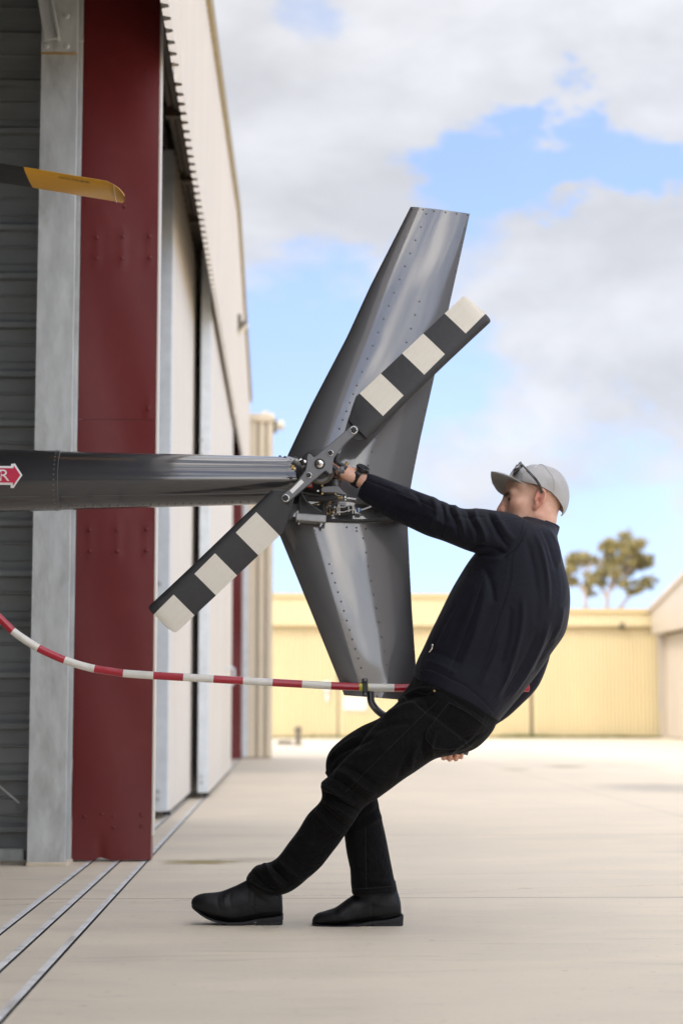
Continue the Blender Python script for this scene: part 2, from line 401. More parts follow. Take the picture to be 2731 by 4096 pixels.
XF = -0.566                        # plane of the gable cladding
ZF = 0.703 + 0.566/0.181            # lower edge of the cladding over the door opening
RAKE = [(-9.2, 5.15), (-0.2, 6.02), (8.9, 5.15), (19.3, 6.06), (26.35, 5.2)]
def rake(y):
    return float(np.interp(y, [p[0] for p in RAKE], [p[1] for p in RAKE]))
hangar = thing('hangar', 'cream ribbed steel hangar running back along the left, its eave toothed over the doors', 'hangar', (-8, 9, 0))
def make_hangar():
    for y0, y1 in ((-9.2, 8.86), (8.9, 26.35)):
        g = G(); ym = -0.2 if y0 < 0 else 19.3
        for a, b in ((y0, ym), (ym, y1)):
            ribbed(g, ((XF, a, 0), (XF, b, 0)), lambda s: ZF, lambda s, a=a: rake(a+s)-.03, (1, 0, 0), .152, .034)
        build('gable_cladding', g, 'cream_cladding', hangar)
        g = G()
        for a, b in ((y0, ym), (ym, y1)):
            p = [(XF-.03, a, rake(a)-.09), (XF-.03, b, rake(b)-.09), (XF-.03, b, rake(b)+.04), (XF-.03, a, rake(a)+.04)]
            g.prism(p, (.095, 0, 0))
        build('barge_flashing', g, 'tan_flashing', hangar, bevel=.006)
        g = G()
        for a, b in ((y0, ym), (ym, y1)):
            g.prism([(-17, a, rake(a)-.02), (XF-.04, a, rake(a)-.02), (XF-.04, b, rake(b)-.02), (-17, b, rake(b)-.02)], (0, 0, .05))
        build('roof', g, 'roof_sheet', hangar)
    # soffit pocket: header beam, rails the doors hang from, purlins
    g = G(); g.box(-1.12, -1.06, -9.2, 26.3, 4.05, 5.1); build('header_beam', g, 'dark_steel', hangar)
    g = G(); g.box(-1.06, XF-.045, -9.2, 26.3, 4.98, 5.02); build('soffit_lining', g, 'dark_steel', hangar)
    for x, z in ((-.70, 4.46), (-.745, 4.48), (-.83, 4.52), (-.96, 4.52)):
        g = G(); g.box(x-.018, x+.018, -9.1, 26.2, z, z+.09); build('door_rail', g, 'brown_rail', hangar, bevel=.004)
    pur = None
    for i in range(12):
        y = 9.6 + i*1.42
        if pur is None:
            g = G(); g.box(-1.06, XF-.05, y-.022, y+.022, 4.64, 4.70); pur = build('purlin', g, 'brown_rail', hangar); py0 = y
            g = G(); g.box(-.775, -.672, y-.04, y+.04, 4.42, 4.66); hb = build('hanger_bracket', g, 'brown_rail', hangar, bevel=.006)
        else:
            copy_of(pur, hangar, (0, y-py0, 0)); copy_of(hb, hangar, (0, y-py0+.4*math.sin(i), 0))
    # shell that closes the building
    g = G(); g.box(-17, -16.9, -9.2, 26.3, 0, 5.1); build('back_wall', g, 'interior_wall', hangar)
    g = G(); g.box(-16.9, -.62, -9.2, -9.1, 0, 5.12); build('side_wall', g, 'interior_wall', hangar)
    g = G(); g.box(-16.9, -1.02, 26.2, 26.3, 0, 5.15); build('side_wall', g, 'interior_wall', hangar)
    # dark slate partition beside the red post: horizontal ribs
    g = G(); Yp = 8.78; period = .2395; z = -.06; prof = []
    while z < 5.2:
        for q, h in ((0, 0), (.10, 0), (.115, -.006), (.135, -.006), (.15, 0), (.43, 0), (.455, -.010), (.475, -.010), (.50, 0), (.78, 0), (.80, -.034), (.90, -.034), (.985, 0)):
            if 0 <= z+q*period <= 5.15: prof.append((z+q*period, Yp+h))
        z += period
    g.rings([[(-16.8, y, z) for z, y in prof], [(-1.10, y, z) for z, y in prof]], closed=False, cap=False)
    build('partition_cladding', g, 'slate_cladding', hangar)
    g = G(); g.box(-16.8, -1.05, Yp+.02, Yp+.12, 0, 5.15); build('partition_wall', g, 'interior_wall', hangar)
    g = G(); g.box(-16.8, -1.22, Yp-.045, Yp-.005, 0.0, .055); build('base_channel', g, 'galvanised', hangar, bevel=.004)
    # loose strap leaning on the partition near the floor
    a, b = at(0, 3145, 8.66), at(78, 3212, 8.66)
    g = G(); g.tube([a + (a-b)*2, b], .005, 6); build('tie_strap', g, 'galvanised', hangar)
    c = at(92, 3228, 8.68); g = G(); g.obox(c, (.014, 0, .013), (0, .008, 0), (-.016, 0, .018)); build('strap_cleat', g, 'slate_cladding', hangar, bevel=.003)
make_hangar()

def make_column():
    y0 = 8.45
    xl = at(108, 3450, y0).x; xr = at(262, 3460, y0).x; xb = at(284, 3440, 8.6).x
    col = thing('steel_column', 'galvanised steel column between the slate cladding and the red post', 'column', ((xl+xr)/2, y0, 0))
    g = G(); g.box(xl, xr, y0, y0+.014, .0, 5.0); build('flange', g, 'galvanised', col, bevel=.003)
    g = G(); g.box(xl+.085, xl+.1, y0+.015, y0+.19, 0, 5.0); build('web', g, 'galvanised', col)
    g = G(); g.box(xl+.02, xb, y0+.13, y0+.15, 0.0, 5.0); build('rear_flange', g, 'galvanised', col, bevel=.002)
    g = G(); g.box(xl-.006, xr+.012, y0-.006, y0+.21, -.01, .020); build('grout_pad', g, 'apron_concrete', col, bevel=.01)
    zt = at(200, 213, y0).z
    g = G(); g.box(xl+.001, xr-.002, y0-.017, y0-.002, zt, 5.0); pl = build('splice_plate', g, 'galvanised', col, bevel=.003)
    g = G(); g.box(xl, xr-.004, y0-.019, y0-.003, zt-.006, zt-.0005); build('rusty_weld', g, 'rust_edge', pl)
    for px, py in ((188, 185), (268, 185), (268, 63), (188, 63)):
        p = at(px, py, y0-.017); g = G(); g.lathe(p, (0, -1, 0), [(0, .0135), (.008, .0135), (.011, .010), (.0112, 0)], 10)
        build('bolt', g, 'galvanised', pl, smooth=True)
    # diagonal brace: a rolled angle
    a = at(232, 156, y0-.06); d = (at(196, -60, y0-.06) - a).normalized(); side = Vector((1, 0, 0)); side = (side - d*side.dot(d)).normalized()
    g = G(); g.obox(a + d*.6 - side*.028, side*.033, (0, .005, 0), d*.6); build('brace', g, 'galvanised', col, bevel=.002)
    g = G(); g.obox(a + d*.6 + side*.0055, side*.005, (0, .034, 0), d*.6); build('brace_leg', g, 'galvanised', col, bevel=.002)
    q = at(302, 160, y0+.12); g = G(); g.prism([q + Vector((0, 0, .12)), q + Vector((.042, 0, 0)), q + Vector((.0, 0, 0))], (0, .01, 0)); build('gusset', g, 'galvanised', col)
make_column()

def red_post(y0, label, near):
    xl, xr = -0.988, -0.622
    o = thing('door_post', label, 'post', ((xl+xr)/2, y0, 0), 'red posts at the ends of the sliding doors')
    zs = 0.703 + (2836-1675)/F_PX*y0
    dents = []
    if near:
        for px, py in ((388, 950), (492, 948), (600, 946), (388, 1034), (490, 1034), (600, 1031), (360, 2121), (470, 2121), (588, 2116), (361, 2205), (470, 2205), (586, 2201), (595, 1634)):
            p = at(px, py, y0); dents.append((p.x, p.z))
    def face(name, z0, z1, yoff, notch=False):
        nx, nz = 46, max(12, int((z1-z0)/.035)); g = G(); rows = []
        for j in range(nz+1):
            z = z0 + (z1-z0)*j/nz; row = []
            for i in range(nx+1):
                x = xl + (xr-xl)*i/nx
                y = y0 + yoff - .0035*math.sin(math.pi*i/nx)*math.sin(z*1.9+.6) + .0018*math.sin(z*5.1+i*.14)
                for dx, dz in dents: y -= .0035*math.exp(-((x-dx)**2+(z-dz)**2)/.00055) - .0016*math.exp(-((x-dx)**2+(z-dz)**2)/.004)
                zz = z
                if notch and j < 3:
                    u = (x-xl)/(xr-xl); k = math.exp(-((u-.36)/.06)**2)
                    zz += (.009*k + .003*math.sin(u*19)*(1 if .18 < u < .6 else .2))*(1-j/3); y += .012*k*(1-j/3)
                row.append((x, y, zz))
            rows.append(row)
        g.rings(rows, closed=False, cap=False)
        # returns at both edges and a back
        for e in (0, nx):
            edge = [r[e] for r in rows]; g.rings([edge, [(p[0], p[1]+.13, p[2]) for p in edge]], closed=False, cap=False)
        g.add([(xl, y0+.13, z0+.03), (xr, y0+.13, z0+.03), (xr, y0+.13, z1), (xl, y0+.13, z1)], [(0, 1, 2, 3)])
        return build(name, g, 'red_paint', o, smooth=True)
    face('upper_panel', zs, 5.0, 0); lo = face('lower_panel', .008, zs-.0015, .002, True)
    g = G(); g.box(xr+.0015, xr+.009, y0+.012, y0+.13, .12, 4.99); build('edge_trim', g, 'cream_cladding', o)
    if near:
        proto = None
        bolts = [(a, b, .0095) for a, b in dents] + [(at(px, py, y0).x, at(px, py, y0)  .z, .008) for px, py in ((409, 3256), (455, 3264), (566, 3260), (455, 3310), (567, 3306), (340, 3266), (468, 162), (585, 285), (522, 304), (498, 826))]
        for x, z, r in bolts:
            if proto is None:
                g = G(); g.lathe((0, 0, 0), (0, -1, 0), [(0, r), (.003, r*.85), (.0048, .0)], 10); proto = build('rivet', g, 'red_paint', o, smooth=True); q = proto
            else: q = proto.copy(); COL.objects.link(q); q.parent = o
            q.matrix_parent_inverse = Matrix.Translation(o.location).inverted()
            k = sum(.0035*math.exp(-((x-dx)**2+(z-dz)**2)/.00055) for dx, dz in dents)
            q.location = (x, y0-.001-k, z)
    return o
red_post(8.68, 'tall dark red steel post in front, standing over the three floor tracks', True)
red_post(26.0, 'narrow dark red post far down the wall beyond the cream doors', False)

def sliding_door(x0, x1, y0, y1, label, bolts, wicket=False):
    zt = 4.40
    o = thing('sliding_door', label, 'door', (x1, (y0+y1)/2, 0), 'cream sliding doors on the tracks')
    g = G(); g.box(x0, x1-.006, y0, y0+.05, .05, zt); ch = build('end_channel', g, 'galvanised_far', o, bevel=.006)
    for px, py in bolts:
        p = at(px, py, y0); g = G(); g.lathe(p, (0, -1, 0), [(0, .016), (.006, .016), (.009, .0)], 10); build('bolt', g, 'galvanised', ch, smooth=True)
    g = G(); ribbed(g, ((x1-.012, y0+.02, 0), (x1-.012, y1, 0)), lambda s: .05, lambda s: zt, (1, 0, 0), .19, .012); build('cladding', g, 'cream_cladding', o)
    g = G(); g.box(x0+.002, x0+.02, y0+.05, y1, .05, zt); g.box(x0+.02, x1-.014, y0+.06, y1, .05, .12); build('frame', g, 'cream_cladding', o)
    for yy in (y0+.5, y1-.5):
        g = G(); g.cyl((x0+.02, yy, .045), (x1-.02, yy, .045), .042, n=16); build('wheel', g, 'dark_steel', o, smooth=True)
    if wicket:
        y = 18.35
        g = G(); g.box(x1-.004, x1+.004, y, y+.035, .12, 2.05); g.box(x1-.004, x1+.004, y+1.0, y+1.03, .12, 2.05); g.box(x1-.004, x1+.004, y+.03, y+1.0, 2.03, 2.05)
        wd = build('wicket_frame', g, 'cream_cladding', o)
        c = at(905, 2700, y+.2); za, zb = at(905, 2670, y+.2).z, at(905, 2738, y+.2).z
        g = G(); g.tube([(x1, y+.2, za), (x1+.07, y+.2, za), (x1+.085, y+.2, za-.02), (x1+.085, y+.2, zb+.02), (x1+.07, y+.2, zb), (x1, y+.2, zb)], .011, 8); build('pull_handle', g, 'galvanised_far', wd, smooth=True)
sliding_door(-.837, -.746, 11.95, 17.2, 'cream ribbed sliding door right behind the big red post', ((628, 1468), (628, 1528), (632, 3166), (632, 3196), (640, 2335), (640, 2395)))
sliding_door(-.689, -.600, 14.6, 20.6, 'cream sliding door with small wicket door and pull handle', ((806, 1760), (806, 1815), (806, 3106), (806, 3130)), True)

def make_wing():
    y0 = 26.5; xl = -.597; xr = at(1088, 2900, y0).x; zt = at(1050, 1655, y0).z
    o = thing('wing_wall', 'narrow cream wing wall at the far end of the hangar, sunlit on top', 'wall', ((xl+xr)/2, y0, 0))
    e = [at(p, 2900, y0).x for p in (970, 990, 1020, 1031, 1054, 1064, 1088)]
    g = G(); g.box(xl-.3, xr-.004, y0+.03, y0+.8, 0, zt); build('core', g, 'beige_cladding', o)
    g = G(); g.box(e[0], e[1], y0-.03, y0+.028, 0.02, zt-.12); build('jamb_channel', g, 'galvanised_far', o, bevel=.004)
    for a, b in ((e[1], e[2]), (e[3], e[4]), (e[5], e[6])):
        g = G(); g.box(a+.002, b-.002, y0-.01, y0+.028, .02, zt-.12); build('panel', g, 'wing_cream', o, bevel=.006)
    g = G(); g.box(xl-.02, xr+.02, y0-.05, y0+.85, zt-.12, zt); build('parapet_cap', g, 'wing_cream', o, bevel=.02)
    p = at(1062, 1632, y0+.1); g = G(); g.box(p.x-.05, p.x+.05, p.y-.05, p.y+.05, zt, zt+.05); build('cap_block', g, 'cream_cladding', o, bevel=.01)
    lamp = thing('bulkhead_lamp', 'small pale lamp on the right edge of the wing wall', 'lamp', (xr+.05, y0+.1, 3.5))
    c = at(1096, 1705, y0+.1)
    g = G(); g.box(xr, xr+.05, y0+.04, y0+.16, c.z-.10, c.z+.10); build('base', g, 'lamp_grey', lamp, bevel=.01)
    g = G(); g.lathe((xr+.05, y0+.1, c.z+.02), (1, 0, -.12), [(0, .06), (.06, .075), (.1, .06), (.115, .02), (.116, 0)], 14); build('diffuser', g, 'lamp_pale', lamp, smooth=True)
make_wing()

def make_floodlight():
    y = 19.7; b = at(928, 1330, y)
    o = thing('floodlight', 'small floodlight bracketed out from the cream gable cladding', 'floodlight', (XF+.03, y, b.z))
    g = G(); zb = at(921, 1282, y).z; g.box(XF+.03, XF+.07, y-.05, y+.05, zb-.06, zb+.06); build('bracket', g, 'lamp_grey', o, bevel=.004)
    j = at(943, 1322, y); a, e = at(946, 1326, y), at(986, 1288, y); ax = (e-a).normalized(); nr = ax.cross(Vector((0, 1, 0))).normalized(); nr = nr if nr.z < 0 else -nr
    g = G(); g.tube([Vector((XF+.05, y, at(921, 1282, y).z)), j], .03, 8); build('arm', g, 'lamp_grey', o, smooth=True)
    c = (a+e)/2
    g = G(); g.obox(c, ax*.075, Vector((0, .07, 0)), nr*.022); h = build('lamp_head', g, 'lamp_grey', o, bevel=.008)
    g = G(); g.obox(c + nr*.034 - ax*.012, ax*.078, Vector((0, .062, 0)), nr*.011); build('lens', g, 'lamp_pale', h, bevel=.004)
make_floodlight()

# ------------------------------------------------------------------ far sheds, tree, small posts
def make_yellow():
    Y = 45.0
    xl, xm, xr = at(1020, 2900, Y).x, at(2000, 2900, Y).x, at(2640, 2900, Y).x
    ztl, ztr = at(1300, 2376, Y).z, at(2450, 2438, Y).z; zh = at(2450, 2506, Y).z
    o = thing('yellow_shed', 'long pale yellow ribbed shed across the far side of the apron', 'shed', ((xl+xr)/2, Y, 0))
    xd = at(2126, 2900, Y).x; xd0 = at(1352, 2900, Y).x
    for a, b, off in ((xl, xd0-.02, .0), (xd0+.02, xd-.035, .0), (xd+.035, xr, .0)):
        g = G(); ribbed(g, ((a, Y+off, 0), (b, Y+off, 0)), lambda s: .03, lambda s: zh-.03, (0, -1, 0), .093, .036, flat=.4, ramp=.18); build('door_leaf', g, 'yellow_cladding', o)
    for a, b, zt in ((xl, xm, ztl), (xm, xr-.01, ztr)):
        g = G(); ribbed(g, ((a, Y-.20, 0), (b, Y-.20, 0)), lambda s: zh, lambda s: zt-.10, (0, -1, 0), .093, .022, flat=.4, ramp=.18); build('fascia_cladding', g, 'yellow_cladding', o)
        g = G(); g.box(a, b, Y-.28, Y-.02, zt-.10, zt+.0); build('gutter', g, 'yellow_trim', o, bevel=.02)
        g = G(); g.prism([(a, Y-.05, zt-.02), (b, Y-.05, zt-.02), (b, Y+7, zt+.25), (a, Y+7, zt+.25)], (0, 0, .05)); build('roof', g, 'roof_sheet', o)
    g = G(); g.box(xl, xr, Y+.04, Y+.2, 0, zh+.3); build('wall_core', g, 'shadow_gap', o)
    g = G(); g.box(xl, xr, Y-.02, Y+.03, zh-.06, zh+.02); build('door_track', g, 'yellow_trim', o)
    c = at(2486, 2497, Y-.14); g = G(); g.box(c.x-.07, c.x+.07, Y-.22, Y-.10, c.z-.12, c.z+.05); build('wall_lamp', g, 'shadow_gap', o, bevel=.02)
    a, b = at(1372, 2788, Y-.04), at(1466, 2842, Y-.04); g = G(); g.box(a.x, b.x, Y-.06, Y-.03, b.z, a.z); build('notice_board', g, 'white_sign', o, bevel=.01)
    c = at(1308, 2756, Y-.05); g = G(); g.lathe((c.x, Y-.03, c.z+.06), (0, -1, 0), [(0, .13), (.05, .13), (.07, .09), (.071, 0)], 16); g.box(c.x-.04, c.x+.04, Y-.08, Y-.03, c.z-.3, c.z-.1); build('meter', g, 'white_sign', o, bevel=.01)
    # grass at the foot: a ragged verge
    rs = random.Random(7); g = G()
    for i in range(5200):
        x = rs.uniform(xl, xr); dens = .5+.5*math.sin(x*1.9)*math.sin(x*.7+1)
        if x < xm and rs.random() > .25: continue
        h = rs.uniform(.03, .09)*(0.6+.8*dens); y = Y-.05-abs(rs.gauss(0, .14)); w = .012; t = rs.uniform(0, 3.14)
        g.add([(x-w*math.cos(t), y-w*math.sin(t), 0), (x+w*math.cos(t), y+w*math.sin(t), 0), (x+rs.gauss(0, .03), y+rs.gauss(0, .03), h)], [(0, 1, 2)])
    gr = build('grass', g, 'grass_green', recalc=False); gr['kind'] = 'stuff'; gr['label'] = 'thin grass verge along the foot of the yellow shed'; gr['category'] = 'grass'
make_yellow()

def make_beige():
    Y1 = 44.6; X = at(2646, 2900, Y1).x
    o = thing('beige_shed', 'beige gabled shed cut by the right edge behind the man', 'shed', (X, Y1-5, 0))
    zh = at(2660, 2540, Y1).z; ze = at(2612, 2440, Y1).z; dz = .14
    X0 = at(2612, 2440, Y1-.3).x
    zr = lambda y: ze + (Y1-y)*dz
    g = G(); ribbed(g, ((X+.12, 28.0, 0), (X+.12, Y1, 0)), lambda s: 0.02, lambda s: zh, (-1, 0, 0), .19, .02); build('door_leaf', g, 'beige_cladding', o)
    ym = 37.0
    g = G(); g.prism([(X0, Y1, zh+.02), (X0, ym, zh+.02), (X0, ym, zr(ym)), (X0, Y1, zr(Y1)-.02)], (.25, 0, 0)); build('gable_fascia', g, 'beige_cladding', o)
    g = G(); g.prism([(X0, ym, zh+.02), (X0, 28, zh+.02), (X0, 28, zr(Y1)+.1), (X0, ym, zr(ym))], (.25, 0, 0)); build('gable_fascia', g, 'beige_cladding', o)
    g = G(); g.prism([(X0-.06, Y1+.1, zr(Y1)-.06), (X0-.06, ym, zr(ym)-.02), (X0-.06, ym, zr(ym)+.12), (X0-.06, Y1+.1, zr(Y1)+.08)], (9, 0, 0)); build('roof', g, 'beige_cladding', o)
    g = G(); g.prism([(X0-.06, ym, zr(ym)-.02), (X0-.06, 28, zr(Y1)+.02), (X0-.06, 28, zr(Y1)+.14), (X0-.06, ym, zr(ym)+.12)], (9, 0, 0)); build('roof', g, 'beige_cladding', o)
    g = G(); g.box(X+.2, X+9, 28, Y1, 0, ze); build('wall_core', g, 'shadow_gap', o)
    g = G(); g.box(X-.02, X+.3, Y1-.02, Y1+.04, 0, ze-.03); build('corner_flashing', g, 'beige_cladding', o)
make_beige()

def gum_tree(name, label, base, blobs, trunks, seed, group):
    """blobs: (px,py,r_px,weight); trunks: list of pixel polylines"""
    rs = random.Random(seed); Y = base
    p0 = at(trunks[0][0][0], trunks[0][0][1], Y); foot = Vector((p0.x, Y, 0))
    o = thing(name, label, 'tree', foot, group)
    g = G(); g.tube([foot, foot + Vector((.05, 0, p0.z*.5)), p0], [.32, .26, .2], 8); tr = build('trunk', g, 'bark', o, smooth=True)
    for pl in trunks:
        pts = [at(x, y, Y + rs.uniform(-.5, .5) if i else Y) for i, (x, y) in enumerate(pl)]; n = len(pts)
        g = G(); g.tube([Vector(q) for q in smooth_path(pts, 4)], list(np.linspace(.14, .035, 4*(n-1)+1)), 6); build('limb', g, 'bark', tr, smooth=True)
    g = G()
    for bx, by, br, n, mi in blobs:
        c = at(bx, by, Y); R = br*1.18*Y/F_PX
        c.y += rs.uniform(-.8, .8)
        subs = [(c + Vector((rs.gauss(0, .5), rs.gauss(0, .5), rs.gauss(0, .38)))*1.0*1 if False else c + Vector((rs.gauss(0, .5)*R, rs.gauss(0, .6)*R, rs.gauss(0, .40)*R)), R*rs.uniform(.25, .5)) for _ in range(14)]
        for _ in range(int(n*1.7)):
            sc, sr = rs.choice(subs); d = Vector((rs.gauss(0, 1), rs.gauss(0, 1), rs.gauss(0, .7))).normalized()*sr*rs.random()**.4
            p = sc + d; L = rs.uniform(.13, .25); w = L*.30
            u = Vector((rs.gauss(0, 1), rs.gauss(0, 1), rs.gauss(-.5, .7))).normalized(); v = u.orthogonal().normalized(); v.rotate(Matrix.Rotation(rs.uniform(0, 6.28), 3, u))
            g.add([p, p + u*L*.5 + v*w, p + u*L, p + u*L*.5 - v*w], [(0, 1, 2, 3)], mi if rs.random() < .75 else 1-mi)
    build('crown', g, ['gum_leaf', 'gum_leaf_dark'], o, recalc=False)
gum_tree('gum_tree', 'taller gum tree with clumped olive crown behind the yellow shed, right of the man', 120.0,
         [(2470,2180,46,900,0),(2530,2195,42,800,0),(2420,2185,26,450,0),(2500,2215,40,600,0),(2430,2245,34,500,1),(2580,2240,28,600,1),(2560,2255,20,300,1),(2520,2275,24,420,1),(2575,2330,30,600,1),(2555,2350,20,260,0),(2490,2335,24,280,0),(2400,2290,20,220,1),(2405,2330,20,240,1),(2440,2290,26,240,0),(2460,2250,30,300,0),(2530,2365,14,120,1),(2370,2300,14,120,1)],
         [[(2425,2440),(2430,2380),(2445,2320),(2460,2260),(2480,2200)],[(2445,2360),(2475,2290),(2510,2240),(2530,2200)],[(2430,2400),(2405,2350),(2395,2300),(2415,2220)],[(2470,2440),(2520,2380),(2560,2345),(2580,2330)],[(2450,2330),(2500,2290),(2550,2260),(2580,2240)]], 3, 'gum trees behind the sheds')
gum_tree('gum_tree', 'shorter yellowish gum tree beside the back of the dark jacket', 112.0,
         [(2320,2225,36,700,0),(2350,2240,26,400,0),(2285,2230,26,400,0),(2265,2290,26,500,0),(2290,2325,18,250,0),(2355,2310,20,280,0),(2360,2365,18,260,1),(2345,2335,14,120,1),(2280,2270,20,240,0),(2372,2238,12,120,1)],
         [[(2340,2440),(2340,2380),(2335,2310),(2325,2240)],[(2338,2370),(2300,2320),(2275,2290)],[(2340,2380),(2362,2360),(2358,2310)],[(2335,2300),(2360,2270),(2360,2240)]], 9, 'gum trees behind the sheds')

def make_small():
    p = on_ground(1192, 2982); o = thing('bollard', 'short dark bollard standing on the apron before the yellow shed', 'bollard', p)
    g = G(); g.lathe(p, (0, 0, 1), [(0, .10), (.02, .10), (.025, .06), (.26, .055), (.28, .075), (.34, .075), (.37, .04), (.372, 0)], 14); build('post', g, 'lamp_grey', o, smooth=True)
    p = on_ground(1140, 2978); o = thing('drain_box', 'low flat drain box on the ground beside the bollard', 'drain box', p)
    g = G(); g.box(p.x-.16, p.x+.16, p.y-.2, p.y+.2, .004, .06); build('body', g, 'lamp_grey', o, bevel=.02)
    g = G(); g.box(p.x-.12, p.x+.12, p.y-.15, p.y+.15, .061, .075); build('lid', g, 'dark_steel', o, bevel=.006)
make_small()

def make_unseen_hangar():  # added building, out of view, gives the fin a dark shape to mirror
    o = thing('unseen_hangar', 'plain dark hangar added unseen behind the camera for the fin to reflect', 'hangar', (9, -20, 0))
    for a, b in (((5.6, -13, 0), (17.4, -13, 0)),):
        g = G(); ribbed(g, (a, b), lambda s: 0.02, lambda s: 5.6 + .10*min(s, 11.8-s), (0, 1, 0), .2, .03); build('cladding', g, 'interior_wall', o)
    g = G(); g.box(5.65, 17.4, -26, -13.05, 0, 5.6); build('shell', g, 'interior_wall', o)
    g = G(); g.prism([(5.4, -12.8, 5.5), (11.5, -12.8, 6.3), (17.6, -12.8, 5.5), (17.6, -12.8, 5.62), (11.5, -12.8, 6.45), (5.4, -12.8, 5.62)], (0, -14, 0)); build('roof', g, 'roof_sheet', o)
make_unseen_hangar()
# ------------------------------------------------------------------ helicopter tail
mat('charcoal_gloss', (0.032, 0.032, 0.034), 0.32, 0.35, vary=0.05, vscale=8, coat=1.0, coat_rough=0.06); MATS['charcoal_gloss'].node_tree.nodes['Principled BSDF'].inputs['Coat IOR'].default_value = 1.7
mat('fin_grey', (0.105, 0.104, 0.107), 0.34, 0.6, vary=0.04, vscale=9, coat=1.0, coat_rough=0.05); MATS['fin_grey'].node_tree.nodes['Principled BSDF'].inputs['Coat IOR'].default_value = 1.75
mat('rivet_grey', (0.11, 0.11, 0.112), 0.35, 0.4, coat=0.6, coat_rough=0.08)
mat('satin_grey', (0.135, 0.137, 0.142), 0.40, 0.15, vary=0.06, coat=0.25, coat_rough=0.2)
mat('dark_satin', (0.030, 0.030, 0.031), 0.42, 0.1, vary=0.1)
mat('bright_metal', (0.62, 0.60, 0.56), 0.25, 0.95, vary=0.1)
mat('brass_metal', (0.52, 0.36, 0.14), 0.3, 0.9, vary=0.15)
mat('black_rubber', (0.014, 0.014, 0.014), 0.5)
mat('box_alloy', (0.36, 0.36, 0.36), 0.42, 0.6, vary=0.08, vscale=20)
mat('zip_white', (0.78, 0.77, 0.74), 0.5)
mat('cable_tan', (0.34, 0.25, 0.13), 0.6, vary=0.3, vscale=90)
mat('cable_gold', (0.38, 0.24, 0.05), 0.5)
mat('blue_plug', (0.03, 0.16, 0.42), 0.4)
mat('tag_red', (0.62, 0.035, 0.02), 0.5)
mat('decal_red', (0.60, 0.025, 0.075), 0.35, coat=0.3)
mat('decal_white', (0.82, 0.80, 0.78), 0.4, vary=0.03)
mat('tube_red', (0.44, 0.012, 0.028), 0.28, vary=0.08, coat=0.4, coat_rough=0.1)
mat('tube_white', (0.80, 0.77, 0.69), 0.35, vary=0.05, coat=0.2, dirt=(0.55, 0.5, 0.42), dirt_amt=0.35, dirt_scale=20)
mat('tape_yellow', (0.62, 0.58, 0.06), 0.5)
mat('blade_yellow', (0.86, 0.44, 0.024), 0.38, vary=0.08, vscale=5, coat=0.3, coat_rough=0.15, dirt=(0.36, 0.15, 0.01), dirt_amt=0.3, dirt_scale=6, stretch=(.3, 1, 1))
mat('blade_yellow_cap', (0.85, 0.45, 0.06), 0.42, vary=0.1, vscale=20)
mat('blade_black', (0.022, 0.022, 0.021), 0.45, vary=0.15)
mat('print_brown', (0.10, 0.045, 0.008), 0.6)

YF = 6.47                                      # mid-plane of the fin and of the boom
HUBY = 6.19
heli = thing('helicopter', 'charcoal helicopter tail reaching out of the hangar, with fin, rotor and striped guard', 'helicopter', (at(0, 1920, YF).x-1.0, YF, 0))

